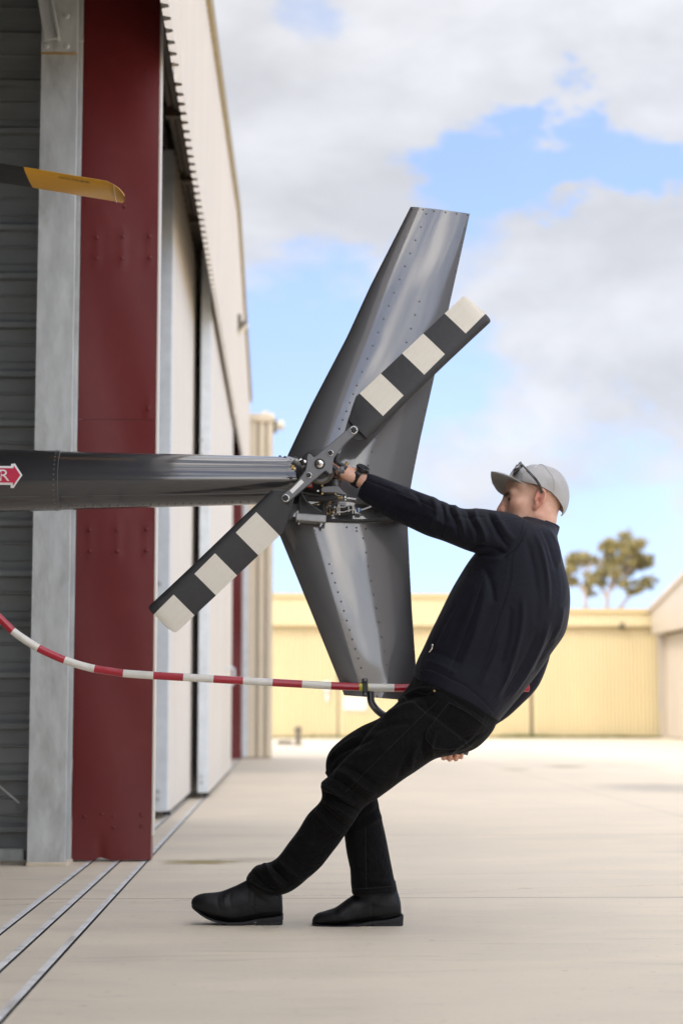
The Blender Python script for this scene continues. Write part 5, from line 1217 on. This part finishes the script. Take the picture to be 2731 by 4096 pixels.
# jacket
def make_jacket():
    me = union('jacket', merge(loft(TORSO), loft(SLEEVE_L), loft(SLEEVE_R)), .0042, 6, .5)
    V, N = arrays(me)
    V = ripple(V, N, .0045, .11, 3.1); me.vertices.foreach_set('co', V.ravel()); me.update(); V, N = arrays(me)
    folds = [  # sleeve
        ([(1790,2012),(1800,2050),(1822,2100),(1832,2160)], -.010, 13), ([(1812,2012),(1828,2050),(1850,2100),(1862,2165)], .008, 15), ([(1722,1986),(1742,2020),(1748,2070),(1726,2120)], .007, 15), ([(1752,1990),(1768,2030),(1776,2090),(1770,2150)], -.006, 12),
        ([(1864,2036),(1878,2080),(1905,2140),(1900,2200)], -.009, 13), ([(1900,2030),(1905,2070),(1935,2130),(1945,2190)], .008, 16), ([(1948,2046),(1970,2095),(2000,2150),(2030,2190)], -.010, 13), ([(1975,2042),(2000,2090),(2035,2140),(2060,2165)], .007, 17),
        ([(1560,1945),(1620,1985),(1690,2010)], .004, 16), ([(1540,2010),(1600,2050),(1680,2075)], -.004, 18), ([(1700,2050),(1760,2090),(1840,2120)], .005, 18), ([(1880,2200),(1930,2185),(1985,2200),(2030,2215)], -.010, 14), ([(1905,2225),(1960,2240),(2010,2230)], .007, 16),
        ([(1640,1962),(1668,1985),(1690,2030)], -.003, 12),
        # back and side drape
        ([(2135,2125),(2165,2200),(2188,2320),(2192,2440)], .008, 15), ([(2165,2110),(2200,2190),(2225,2290)], -.007, 13), ([(2190,2110),(2225,2180),(2240,2260)], .006, 12), ([(2100,2150),(2130,2260),(2150,2390),(2140,2500)], -.006, 20),
        ([(2195,2480),(2165,2570),(2110,2680),(2040,2790)], .010, 16), ([(2225,2500),(2190,2590),(2135,2690)], -.008, 14), ([(2150,2520),(2110,2620),(2060,2710),(2005,2800)], -.008, 16), ([(2090,2380),(2085,2500),(2050,2640),(2010,2740)], .008, 18), ([(2040,2420),(2030,2540),(1995,2680)], -.006, 20),
        ([(2250,2420),(2235,2500),(2200,2570)], .007, 16), ([(1950,2300),(1930,2420),(1890,2560),(1840,2680)], .005, 26), ([(1880,2330),(1840,2450),(1790,2580)], -.005, 24), ([(2000,2560),(1960,2660),(1920,2750)], .005, 18),
        ([(1930,2260),(1960,2330),(1975,2420)], -.006, 20), ([(1985,2790),(2020,2720),(2045,2650)], .006, 12), ([(1700,2640),(1760,2660),(1830,2700)], .004, 14), ([(1700,2600),(1770,2620),(1850,2660)], -.003, 16),
        # seams, hem stitch, pocket
        ([(2098,2072),(2092,2125),(2066,2182),(2010,2228)], -.0034, 6), ([(2042,2216),(2036,2320),(1990,2470),(1938,2630),(1890,2755)], -.0030, 6), ([(1462,1924),(1560,1958),(1690,2012),(1745,2046)], -.0026, 5.5), ([(1800,2068),(1870,2070),(1950,2068)], -.0026, 5.5), ([(1980,2085),(2040,2078),(2096,2080)], -.0026, 5.5),
        ([(1835,2412),(1795,2465),(1760,2535),(1738,2585)], -.0042, 6), ([(1845,2418),(1805,2472),(1770,2542),(1748,2590)], .0022, 6), ([(1925,2330),(1880,2470),(1830,2600),(1790,2690)], -.0022, 6),
        ([(1662,2682),(1710,2676),(1762,2696),(1812,2722),(1866,2750),(1930,2806),(1988,2872)], -.0026, 6), ([(1440,1906),(1450,1950),(1448,1992)], -.002, 6)]
    V = crease(V, N, folds); put_verts(me, V)
    o = cloth('jacket', me, 'navy_softshell', person)
    stitch(V, [[(2098,2076),(2092,2125),(2066,2182),(2010,2226)], [(2042,2218),(2036,2320),(1990,2470),(1938,2630),(1890,2750)], [(1466,1926),(1560,1960),(1690,2013),(1745,2046)], [(1980,2084),(2040,2077),(2094,2080)], [(1925,2332),(1880,2470),(1830,2600),(1792,2690)], [(1668,2686),(1712,2680),(1762,2699),(1812,2725),(1866,2753),(1930,2809),(1980,2866)], [(1836,2412),(1797,2465),(1762,2535),(1740,2583)]], 'seam', 'navy_thread', o)
    # standing collar
    lo = [(2056,2092,2218,2172,6.085,.080),(2072,2074,2226,2148,6.087,.076),(2090,2062,2234,2122,6.09,.071),(2098,2060,2236,2112,6.09,.0695)]
    def ring(s, k, n=40):
        Fp, Bp = at(s[0], s[1], s[4]), at(s[2], s[3], s[4]); C = (Fp+Bp)/2; a = (Fp-Bp)/2*k; R = []
        for i in range(n):
            th = 2*math.pi*i/n; p = C + a*math.cos(th) + Vector((0, -s[5]*k*math.sin(th), 0)); p.z += .0015*math.sin(3*th); R.append(p)
        return R
    sm = [tuple(q) for q in smooth_path(lo, 4)]
    g = G(); g.rings([ring(s, 1.0) for s in sm] + [ring(sm[-1], .965)] + [ring(s, .93) for s in reversed(sm)], cap=False); build('collar', g, 'navy_softshell', o, smooth=True)
    # zip pull on the side pocket
    g = G(); a = at(1736, 2578, 5.905); b = at(1722, 2606, 5.90)
    y = min((q[1] for q in V if abs(q[0]-a.x) < .02 and abs(q[2]-a.z) < .02), default=5.9); a.y = y-.003; b.y = y-.004
    g.tube([a, a.lerp(b, .5)+Vector((.003, 0, 0)), b], [.0022, .0030, .0022], 8); g.ball(a, .0045, 8, 5); build('zip_pull', g, 'bright_metal', o, smooth=True)
    return o
make_jacket()

def make_trousers():
    me = union('trousers', merge(loft(PELVIS), loft(LEG_L), loft(LEG_R)), .0042, 6, .5)
    V, N = arrays(me); V = ripple(V, N, .0045, .085, 9.2); me.vertices.foreach_set('co', V.ravel()); me.update(); V, N = arrays(me)
    folds = [  # knee of the near leg
        ([(1280,3142),(1320,3160),(1370,3190),(1420,3215)], .012, 12), ([(1292,3170),(1340,3190),(1395,3225),(1440,3245)], -.010, 11), ([(1290,3192),(1335,3225),(1385,3262),(1420,3280)], .010, 12), ([(1275,3215),(1320,3255),(1365,3295),(1395,3315)], -.008, 11), ([(1262,3235),(1300,3285),(1340,3325),(1370,3345)], .008, 12),
        ([(1300,3100),(1350,3120),(1410,3160),(1470,3200)], -.008, 13), ([(1330,3080),(1390,3105),(1450,3150),(1510,3185)], .009, 15), ([(1370,3060),(1430,3090),(1500,3140)], -.006, 16), ([(1310,3085),(1290,3110),(1284,3140)], .008, 12),
        # ankle stack of the near leg
        ([(1053,3448),(1070,3480),(1100,3520),(1140,3548)], .014, 13), ([(1080,3446),(1100,3478),(1135,3515),(1170,3540)], -.011, 11), ([(1110,3432),(1135,3465),(1175,3500),(1215,3520)], .010, 13), ([(1000,3478),(1030,3510),(1070,3548),(1110,3568)], -.010, 11), ([(985,3508),(1020,3538),(1060,3562),(1105,3578)], .010, 11), ([(1140,3400),(1175,3440),(1230,3475)], -.006, 14),
        # shin, thigh, seat
        ([(1180,3340),(1240,3380),(1290,3400)], .005, 18), ([(1400,3040),(1470,3010),(1560,2980)], .005, 22), ([(1480,2930),(1560,2900),(1650,2890)], -.006, 20), ([(1530,2870),(1600,2830),(1700,2810)], .007, 18), ([(1560,2840),(1640,2790),(1740,2780)], -.006, 16), ([(1600,2800),(1670,2760),(1760,2755)], .006, 14),
        ([(1700,3040),(1690,2985),(1700,2930)], -.008, 16), ([(1730,3035),(1725,2980),(1745,2920)], .007, 16), ([(1640,3085),(1650,3020),(1680,2960)], .006, 18), ([(1590,3120),(1610,3060),(1640,3000)], -.005, 18), ([(1790,3020),(1830,2980),(1900,2950)], .007, 16), ([(1820,3012),(1870,2975),(1930,2930)], -.006, 12), ([(1800,2990),(1850,2960),(1890,2950)], -.006, 14),
        # far leg
        ([(1310,3070),(1350,3020),(1430,2980),(1500,2950)], -.008, 14), ([(1312,3040),(1370,2985),(1450,2940)], .007, 14), ([(1345,3085),(1380,3040),(1450,2995)], .006, 14), ([(1400,3530),(1470,3520),(1570,3530)], .005, 14), ([(1400,3555),(1490,3545),(1580,3548)], -.006, 10), ([(1390,3470),(1470,3490),(1560,3470)], -.004, 16), ([(1410,3330),(1470,3300),(1530,3260)], .006, 18), ([(1430,3280),(1480,3260),(1515,3225)], -.006, 14),
        # seams, pocket, hem
        ([(1752,2800),(1650,2900),(1540,3010),(1440,3110),(1350,3200)], -.0026, 5.5), ([(1460,3300),(1462,3400),(1465,3560)], -.0026, 5.5), ([(1795,2808),(1740,2880),(1703,2945),(1735,2995)], .0034, 7), ([(1795,2808),(1870,2850),(1948,2905)], .0034, 7), ([(1735,2995),(1800,3000),(1860,2985)], .0026, 7), ([(1408,3560),(1500,3556),(1584,3546)], .003, 6), ([(1730,2745),(1710,2775),(1650,2760)], -.0026, 6), ([(1690,2735),(1800,2790),(1900,2850),(1985,2905)], -.003, 6), ([(992,3520),(1050,3556),(1112,3572)], -.0026, 6)]
    V = crease(V, N, folds); put_verts(me, V)
    o = cloth('trousers', me, 'black_denim', person)
    stitch(V, [[(1752,2802),(1650,2900),(1540,3010),(1440,3110),(1380,3170)], [(1462,3310),(1462,3400),(1465,3556)], [(1795,2810),(1740,2880),(1703,2945),(1735,2993)], [(1795,2810),(1870,2850),(1944,2905)], [(1735,2993),(1800,2998),(1856,2985)], [(1412,3556),(1500,3552),(1580,3543)], [(1736,2748),(1714,2776),(1660,2768)], [(996,3518),(1050,3552),(1106,3568)]], 'stitching', 'black_thread', o)
    y = min((q[1] for q in V if abs(q[0]-at(1736, 2764, 5.95).x) < .02 and abs(q[2]-at(1736, 2764, 5.95).z) < .02), default=5.94)
    p = at(1736, 2764, y-.001); g = G(); g.ball(p, .0038, 8, 5, (1, .6, 1)); build('pocket_rivet', g, 'brass_metal', o, smooth=True)
make_trousers()

def make_boot(up, shaft, sole, heel, Y, toe_dy, folds, elastic, label):
    g = G(); R = []; n = 28
    for x, t, b, w, dy in smooth_path(up, 5):
        T, B = at(x, t, Y), at(x, b, Y); C = (T+B)/2; hh = (T.z-B.z)/2; ring = []
        for i in range(n):
            th = 2*math.pi*i/n; c, s = math.cos(th), math.sin(th); zz = math.copysign(abs(s)**(.62 if s < 0 else .95), s); yy = math.copysign(abs(c)**.85, c)
            ring.append((C.x, Y + dy + w*yy*(1 if s < 0 else (1-.22*s*s)), C.z + hh*zz))
        R.append(ring)
    g.rings(R)
    me = union('boot', merge(g, loft([(*s, Y+.0, w) for *s, w in shaft], 4, 28)), .0032, 6, .5)
    V, N = arrays(me); V = ripple(V, N, .0012, .03, 5.0); V = crease(V, N, folds, True); put_verts(me, V)
    o = cloth('boot', me, 'black_leather', person, label)
    g = G(); R = []
    for x, t, b, w, dy in smooth_path(sole, 4):
        T, B = at(x, t, Y), at(x, b, Y); ring = []
        for c, z in ((-1, 0), (-1.0, .35), (-.985, 1), (.985, 1), (1.0, .35), (1, 0)): ring.append((T.x, Y+dy+w*c, B.z + (T.z-B.z)*z))
        R.append(ring)
    g.rings(R); build('sole', g, 'boot_rubber', o, bevel=.0015)
    g = G(); R = []
    for x, t, b, w in heel:
        T, B = at(x, t, Y), at(x, b, Y); R.append([(T.x, Y+w*c, z) for c, z in ((-1, B.z), (-1, T.z), (1, T.z), (1, B.z))])
    g.rings(R); build('heel', g, 'boot_rubber', o, bevel=.002)
    g = G(); P = [at(x, y, Y) for x, y in elastic]; ys = []
    for p in P:
        q = [v[1] for v in V if abs(v[0]-p.x) < .012 and abs(v[2]-p.z) < .012]; ys.append(min(q) if q else Y-.04)
    pts = [Vector((p.x, yy-.0008, p.z)) for p, yy in zip(P, ys)]; g.tube([Vector(q) for q in smooth_path(pts, 4)], .0012, 6); build('elastic_seam', g, 'boot_rubber', o)
    return o
make_boot([(766,3604,3614,.010,.0),(772,3592,3628,.022,0),(790,3580,3644,.033,0),(826,3571,3664,.043,0),(878,3567,3681,.0475,0),(914,3554,3688,.047,0),(960,3534,3689,.043,0),(1005,3512,3683,.039,0),(1045,3508,3676,.0375,0),(1085,3520,3672,.0375,0),(1115,3540,3667,.034,0),(1128,3575,3662,.024,0),(1131,3600,3656,.012,0)],
          [(985,3560,1128,3620,.040),(990,3520,1124,3575,.040),(1010,3480,1120,3530,.040)],
          [(768,3610,3628,.014,0),(782,3630,3640,.028,0),(830,3663,3671,.042,0),(894,3682,3690,.049,0),(960,3684,3694,.047,0),(1004,3678,3689,.042,0),(1030,3672,3682,.040,0),(1080,3666,3680,.041,0),(1122,3660,3678,.038,0),(1133,3654,3676,.026,0)],
          [(1026,3676,3697,.039),(1080,3672,3697,.040),(1122,3668,3695,.036),(1131,3664,3694,.026)], 6.175, 0,
          [([(880,3575),(870,3610),(885,3650)], -.0010, 7), ([(905,3566),(898,3605),(908,3645)], .0008, 7), ([(925,3556),(920,3600),(930,3640)], -.0009, 7), ([(1020,3560),(1015,3620),(1020,3668)], -.0018, 5), ([(775,3620),(830,3655),(895,3676),(960,3678),(1040,3662),(1128,3650)], -.002, 6)],
          [(998,3560), (1002, 3605), (1020, 3625), (1060, 3620), (1100, 3590)], 'black chelsea boot on the forward foot with its toe lifted')
make_boot([(1248,3684,3692,.010,0),(1254,3668,3694,.022,0),(1272,3652,3696,.033,0),(1302,3642,3698,.041,0),(1340,3630,3699,.0465,0),(1375,3606,3698,.046,0),(1412,3580,3694,.042,0),(1450,3560,3688,.039,0),(1500,3550,3684,.038,0),(1550,3550,3682,.038,0),(1585,3562,3676,.035,0),(1600,3600,3668,.025,0),(1605,3630,3660,.012,0)],
          [(1412,3610,1600,3625,.040),(1416,3560,1590,3570,.040),(1416,3520,1582,3520,.040)],
          [(1248,3690,3697,.014,0),(1258,3692,3699,.028,0),(1300,3696,3703,.042,0),(1350,3698,3705,.049,0),(1410,3696,3706,.046,0),(1450,3688,3699,.041,0),(1490,3680,3692,.040,0),(1550,3674,3688,.041,0),(1598,3662,3684,.036,0),(1611,3656,3680,.026,0)],
          [(1490,3684,3707,.039),(1550,3680,3706,.040),(1598,3672,3702,.035),(1610,3666,3698,.025)], 6.135, 0,
          [([(1345,3640),(1338,3665),(1350,3690)], -.0009, 7), ([(1370,3622),(1364,3655),(1375,3688)], .0008, 7), ([(1395,3604),(1392,3650),(1400,3685)], -.0009, 7), ([(1490,3600),(1487,3640),(1490,3680)], -.0018, 5), ([(1255,3684),(1330,3692),(1410,3688),(1490,3674),(1600,3654)], -.002, 6)],
          [(1455,3570), (1462, 3605), (1478, 3618), (1510, 3612), (1530, 3570)], 'black chelsea boot planted flat under the body')

# cap -----------------------------------------------------------------------
def make_cap():
    C0 = np.array((-.006, 0, .030))
    def pt(a, e, lift=0.0):
        ca, sa = math.cos(a), math.sin(a); rf = .104 if ca > 0 else .106; ce = math.cos(e) if e > 0 else math.cos(e)**.42
        rl = .0835
        p = C0 + np.array((rf*ca*ce, rl*sa*ce*(1 if e > 0 else (.9+.1*math.cos(e))), .096*math.sin(e)*(1 if e > 0 else .96)))
        n = p-C0; n /= np.linalg.norm(n); dent = -.0030*math.exp(-((e-.75)/.35)**2)*math.cos(3*a+.6) + .0016*math.sin(9*a+3*e)*math.exp(-((e-.1)/.4)**2) + .0022*math.exp(-((abs(a)-2.1)/.16)**2)*math.sin(7*e)
        return hw(p + n*(lift+dent))
    ra = [0, 60, 90, 115, 140, 180]; re = [17, 16, 5, -9, -33, -62]
    rim = lambda a: rad(float(np.interp(abs(math.degrees(a)), ra, re)))
    n = 72; rows = []
    A = [-math.pi + 2*math.pi*i/n for i in range(n)]
    m = 22
    for lift, rev in ((0.0, False),):
        for j in range(m):
            rows.append([pt(a, rim(a) + (math.pi/2-.001 - rim(a))*(j/(m-1))**.9, lift) for a in A])
    inner = [[pt(a, rim(a) + (math.pi/2-.001-rim(a))*(j/3*.4), -.0025) for a in A] for j in (0, 1, 2)]
    g = G(); g.rings(list(reversed(inner)) + rows, cap=False)
    cap = build('cap', g, 'cap_grey', person, smooth=True, angle=70)
    g = G(); g.ball(pt(0, math.pi/2-.001), .0065, 12, 6, (1, 1, .5)); build('cap_button', g, 'cap_grey', cap, smooth=True)
    for a in (0, 1.05, 2.1, -1.05, -2.1, math.pi):                      # panel seams
        g = G(); g.tube([pt(a, rim(a) + (math.pi/2-rim(a))*t, .0006) for t in np.linspace(.02, .98, 16)], .0011, 5); build('panel_seam', g, 'cap_grey', cap, smooth=True)
    g = G(); g.lathe(pt(1.5, .98, .0), (0, -1, .6), [(0, .0042), (.0012, .0040), (.0016, .002), (.001, .0)], 12); build('eyelet', g, 'cap_thread', cap, smooth=True)
    # visor: curved shell between its near edge, front edge and far edge
    near = [(2103,1943,6.012),(2078,1926,6.004),(2050,1911,6.004),(2015,1899,6.014),(1985,1891,6.035),(1964,1887,6.066)]
    mid = [(2044,1927,6.085),(2024,1914,6.085),(2004,1905,6.086),(1985,1900,6.088),(1971,1899,6.09),(1962,1902,6.094)]
    far = [(2080,1990,6.168),(2058,1989,6.175),(2034,1985,6.176),(2010,1978,6.168),(1988,1962,6.146),(1968,1932,6.116)]
    N_, F_ = smooth_path(near, 6), smooth_path(far, 6); M_ = smooth_path(mid, 6); top = []
    for a, b, c in zip(N_, M_, F_):
        row = []
        for s in np.linspace(0, 1, 17):
            q = 2*(s-.5)*(s-1)*a + 4*s*(1-s)*b + 2*s*(s-.5)*c; row.append(at(*q))
        top.append(row)
    g = G(); up = [[p + Vector((0, -.0004, .0017)) for p in r] for r in top]; dn = [[p - Vector((0, -.0004, .0017)) for p in r] for r in top]
    g.rings(up, closed=False, cap=False); g.rings([r for r in reversed(dn)], closed=False, cap=False)
    for e in (0, -1): g.rings([[r[e] for r in up], [r[e] for r in dn]], closed=False, cap=False)
    g.rings([up[-1], dn[-1]], closed=False, cap=False); build('visor', g, 'cap_grey', cap, smooth=True, angle=50)
    # side lettering
    cu = bpy.data.curves.new('lettering', 'FONT'); cu.body = 'FLEXFIT'; cu.size = 1.0; to = bpy.data.objects.new('lettering', cu); COL.objects.link(to)
    dg = bpy.context.evaluated_depsgraph_get(); me = bpy.data.meshes.new_from_object(to.evaluated_get(dg)); bpy.data.objects.remove(to)
    V = np.array([v.co[:2] for v in me.vertices]); lo, hi = V.min(0), V.max(0); V = (V-lo)/(hi-lo); vs = []
    for u, w in V: vs.append(pt(rad(62 + 30*u), rad(float(np.interp(u, [0, 1], [19.0, 8.5]))) + rad(4.5)*w, .0012))
    g = G(); g.add(vs, [tuple(p.vertices) for p in me.polygons]); build('lettering', g, 'cap_thread', cap, recalc=False)
make_cap()

# sunglasses pushed up on the cap ------------------------------------------------
def make_glasses():
    nh, fh = at(2081, 1858, 5.998), at(2068, 1862, 6.172)
    o = thing('sunglasses', 'black sunglasses pushed up on the front of the grey cap', 'sunglasses', nh)
    dn = (at(2040, 1906, 6.04)-at(2078, 1854, 6.04)).normalized()
    side = (fh-nh).normalized(); fwd = dn.cross(side).normalized(); fwd = fwd if fwd.x < 0 else -fwd
    W = (fh-nh).length; ctr = (nh+fh)/2
    for s, nm in ((-1, 'lens'), (1, 'lens')):
        c = ctr + side*(s*W*.245) + dn*.022 + fwd*.004; rim = []; ln = []
        for i in range(24):
            t = 2*math.pi*i/24; a, b = math.cos(t), math.sin(t); a = math.copysign(abs(a)**.75, a); b = math.copysign(abs(b)**.8, b)
            p = c + side*(a*.031) + dn*(b*.0215 + .002*a*s) - fwd*(.16*abs(s*W*.245+a*.031)**2/.08*1.0)
            rim.append(p); ln.append(p - (p-c)*.06)
        g = G(); g.add([c + fwd*.003] + ln, [(0, i+1, (i+1) % 24+1) for i in range(24)]); g.add([c + fwd*.0012] + [p - fwd*.0018 for p in ln], [(0, (i+1) % 24+1, i+1) for i in range(24)]); lz = build(nm, g, 'lens_dark', o, smooth=True)
        g = G(); g.tube(rim + [rim[0], rim[1]], .0026, 8, cap=False); build('rim', g, 'glass_black', o, smooth=True)
    g = G(); g.tube([ctr - side*.011 + dn*.010 + fwd*.004, ctr + dn*.006 + fwd*.006, ctr + side*.011 + dn*.010 + fwd*.004], .003, 8); build('bridge', g, 'glass_black', o, smooth=True)
    for hinge, pts in ((nh, [(2081,1857,5.999),(2104,1878,5.992),(2132,1907,5.990),(2150,1930,5.994),(2160,1950,6.000),(2165,1972,6.006)]), (fh, [(2068,1861,6.173),(2092,1882,6.182),(2122,1910,6.186),(2145,1932,6.186),(2155,1952,6.182),(2160,1968,6.178)])):
        P = [at(*q) for q in smooth_path(pts, 5)]; g = G(); R = []
        for i, p in enumerate(P):
            d = (P[min(i+1, len(P)-1)]-P[max(i-1, 0)]).normalized(); w = d.cross(Vector((0, 1, 0))).normalized(); k = .0052 if i < 3 else .0042
            R.append([p + w*k*a + Vector((0, b*.0018, 0)) for a, b in ((-1, -.6), (-.6, -1), (.6, -1), (1, -.6), (1, .6), (.6, 1), (-.6, 1), (-1, .6))])
        g.rings(R); t = build('temple', g, 'glass_black', o, smooth=True)
        if hinge is nh:
            for k_, (u0, u1) in enumerate(((.00, .14), (.20, .30), (.36, .50), (.56, .68), (.74, .84), (.90, 1.0))):
                a, b = at(2088 + 21*u0, 1868.5 + 19.5*u0, 5.9905), at(2088 + 21*u1, 1868.5 + 19.5*u1, 5.9905); d = (b-a).normalized(); w = d.cross(Vector((0, 1, 0))).normalized()
                g = G(); g.add([a - w*.0022, b - w*.0016*(1 if k_ % 2 else -1), b + w*.0022, a + w*.0012], [(0, 1, 2, 3)]); build('logo_stroke', g, 'zip_white', t)
    g = G(); c = at(2080, 1855, 5.999); g.obox(c, (.004, 0, .003), (0, .004, 0), (-.003, 0, .005)); build('hinge', g, 'glass_black', o, bevel=.001)
make_glasses()

# watch ------------------------------------------------------------------------
def make_watch():
    ax = (at(1470, 1935, 6.27)-at(1405, 1893, 6.29)).normalized()
    c = at(1433, 1911, 6.281); up = Vector((.28, -.42, 1)); up = (up-ax*up.dot(ax)).normalized(); sd = ax.cross(up)
    w = thing('wristwatch', 'chunky black watch on the outstretched wrist', 'watch', c) if False else None
    g = G(); R = []
    for i in range(33):
        t = 2*math.pi*i/32; rr_ = .0272 + (.0008 if i % 2 else 0); rad_ = up*math.cos(t)*(rr_+.002) + sd*math.sin(t)*rr_; n_ = rad_.normalized()
        R.append([c + rad_ + ax*a + n_*b for a, b in ((-.0115, 0), (-.0115, .0038), (.0115, .0038), (.0115, 0))])
    g.rings(R, cap=False); st = build('watch_strap', g, 'watch_black', person)
    d = c + up*.0315
    g = G(); g.lathe(d, up, [(-.004, .020), (0, .0232), (.008, .0236), (.0105, .0225), (.011, .0195)], 28); ca = build('watch_case', g, 'watch_black', st, smooth=True)
    g = G(); g.lathe(d + up*.0100, up, [(0, .0232), (.0022, .0226), (.0026, .0200), (.0012, .0196)], 28); build('watch_bezel', g, 'watch_rim', st, smooth=True)
    g = G(); g.lathe(d + up*.0112, up, [(0, .0198), (.0006, .0197), (.0008, 0)], 28); build('watch_face', g, 'watch_face', st)
    g = G(); g.cyl(d + up*.004 - ax*.023, d + up*.004 - ax*.0265, .003, n=10); g.cyl(d + up*.004 + sd*.0 + ax*.023, d + up*.004 + ax*.026, .0025, n=10); build('watch_button', g, 'watch_rim', st)
    b = c - up*.0305; g = G(); g.obox(b, ax*.0125, sd*.010, up*.0028); build('watch_buckle', g, 'watch_black', st, bevel=.001)
make_watch()
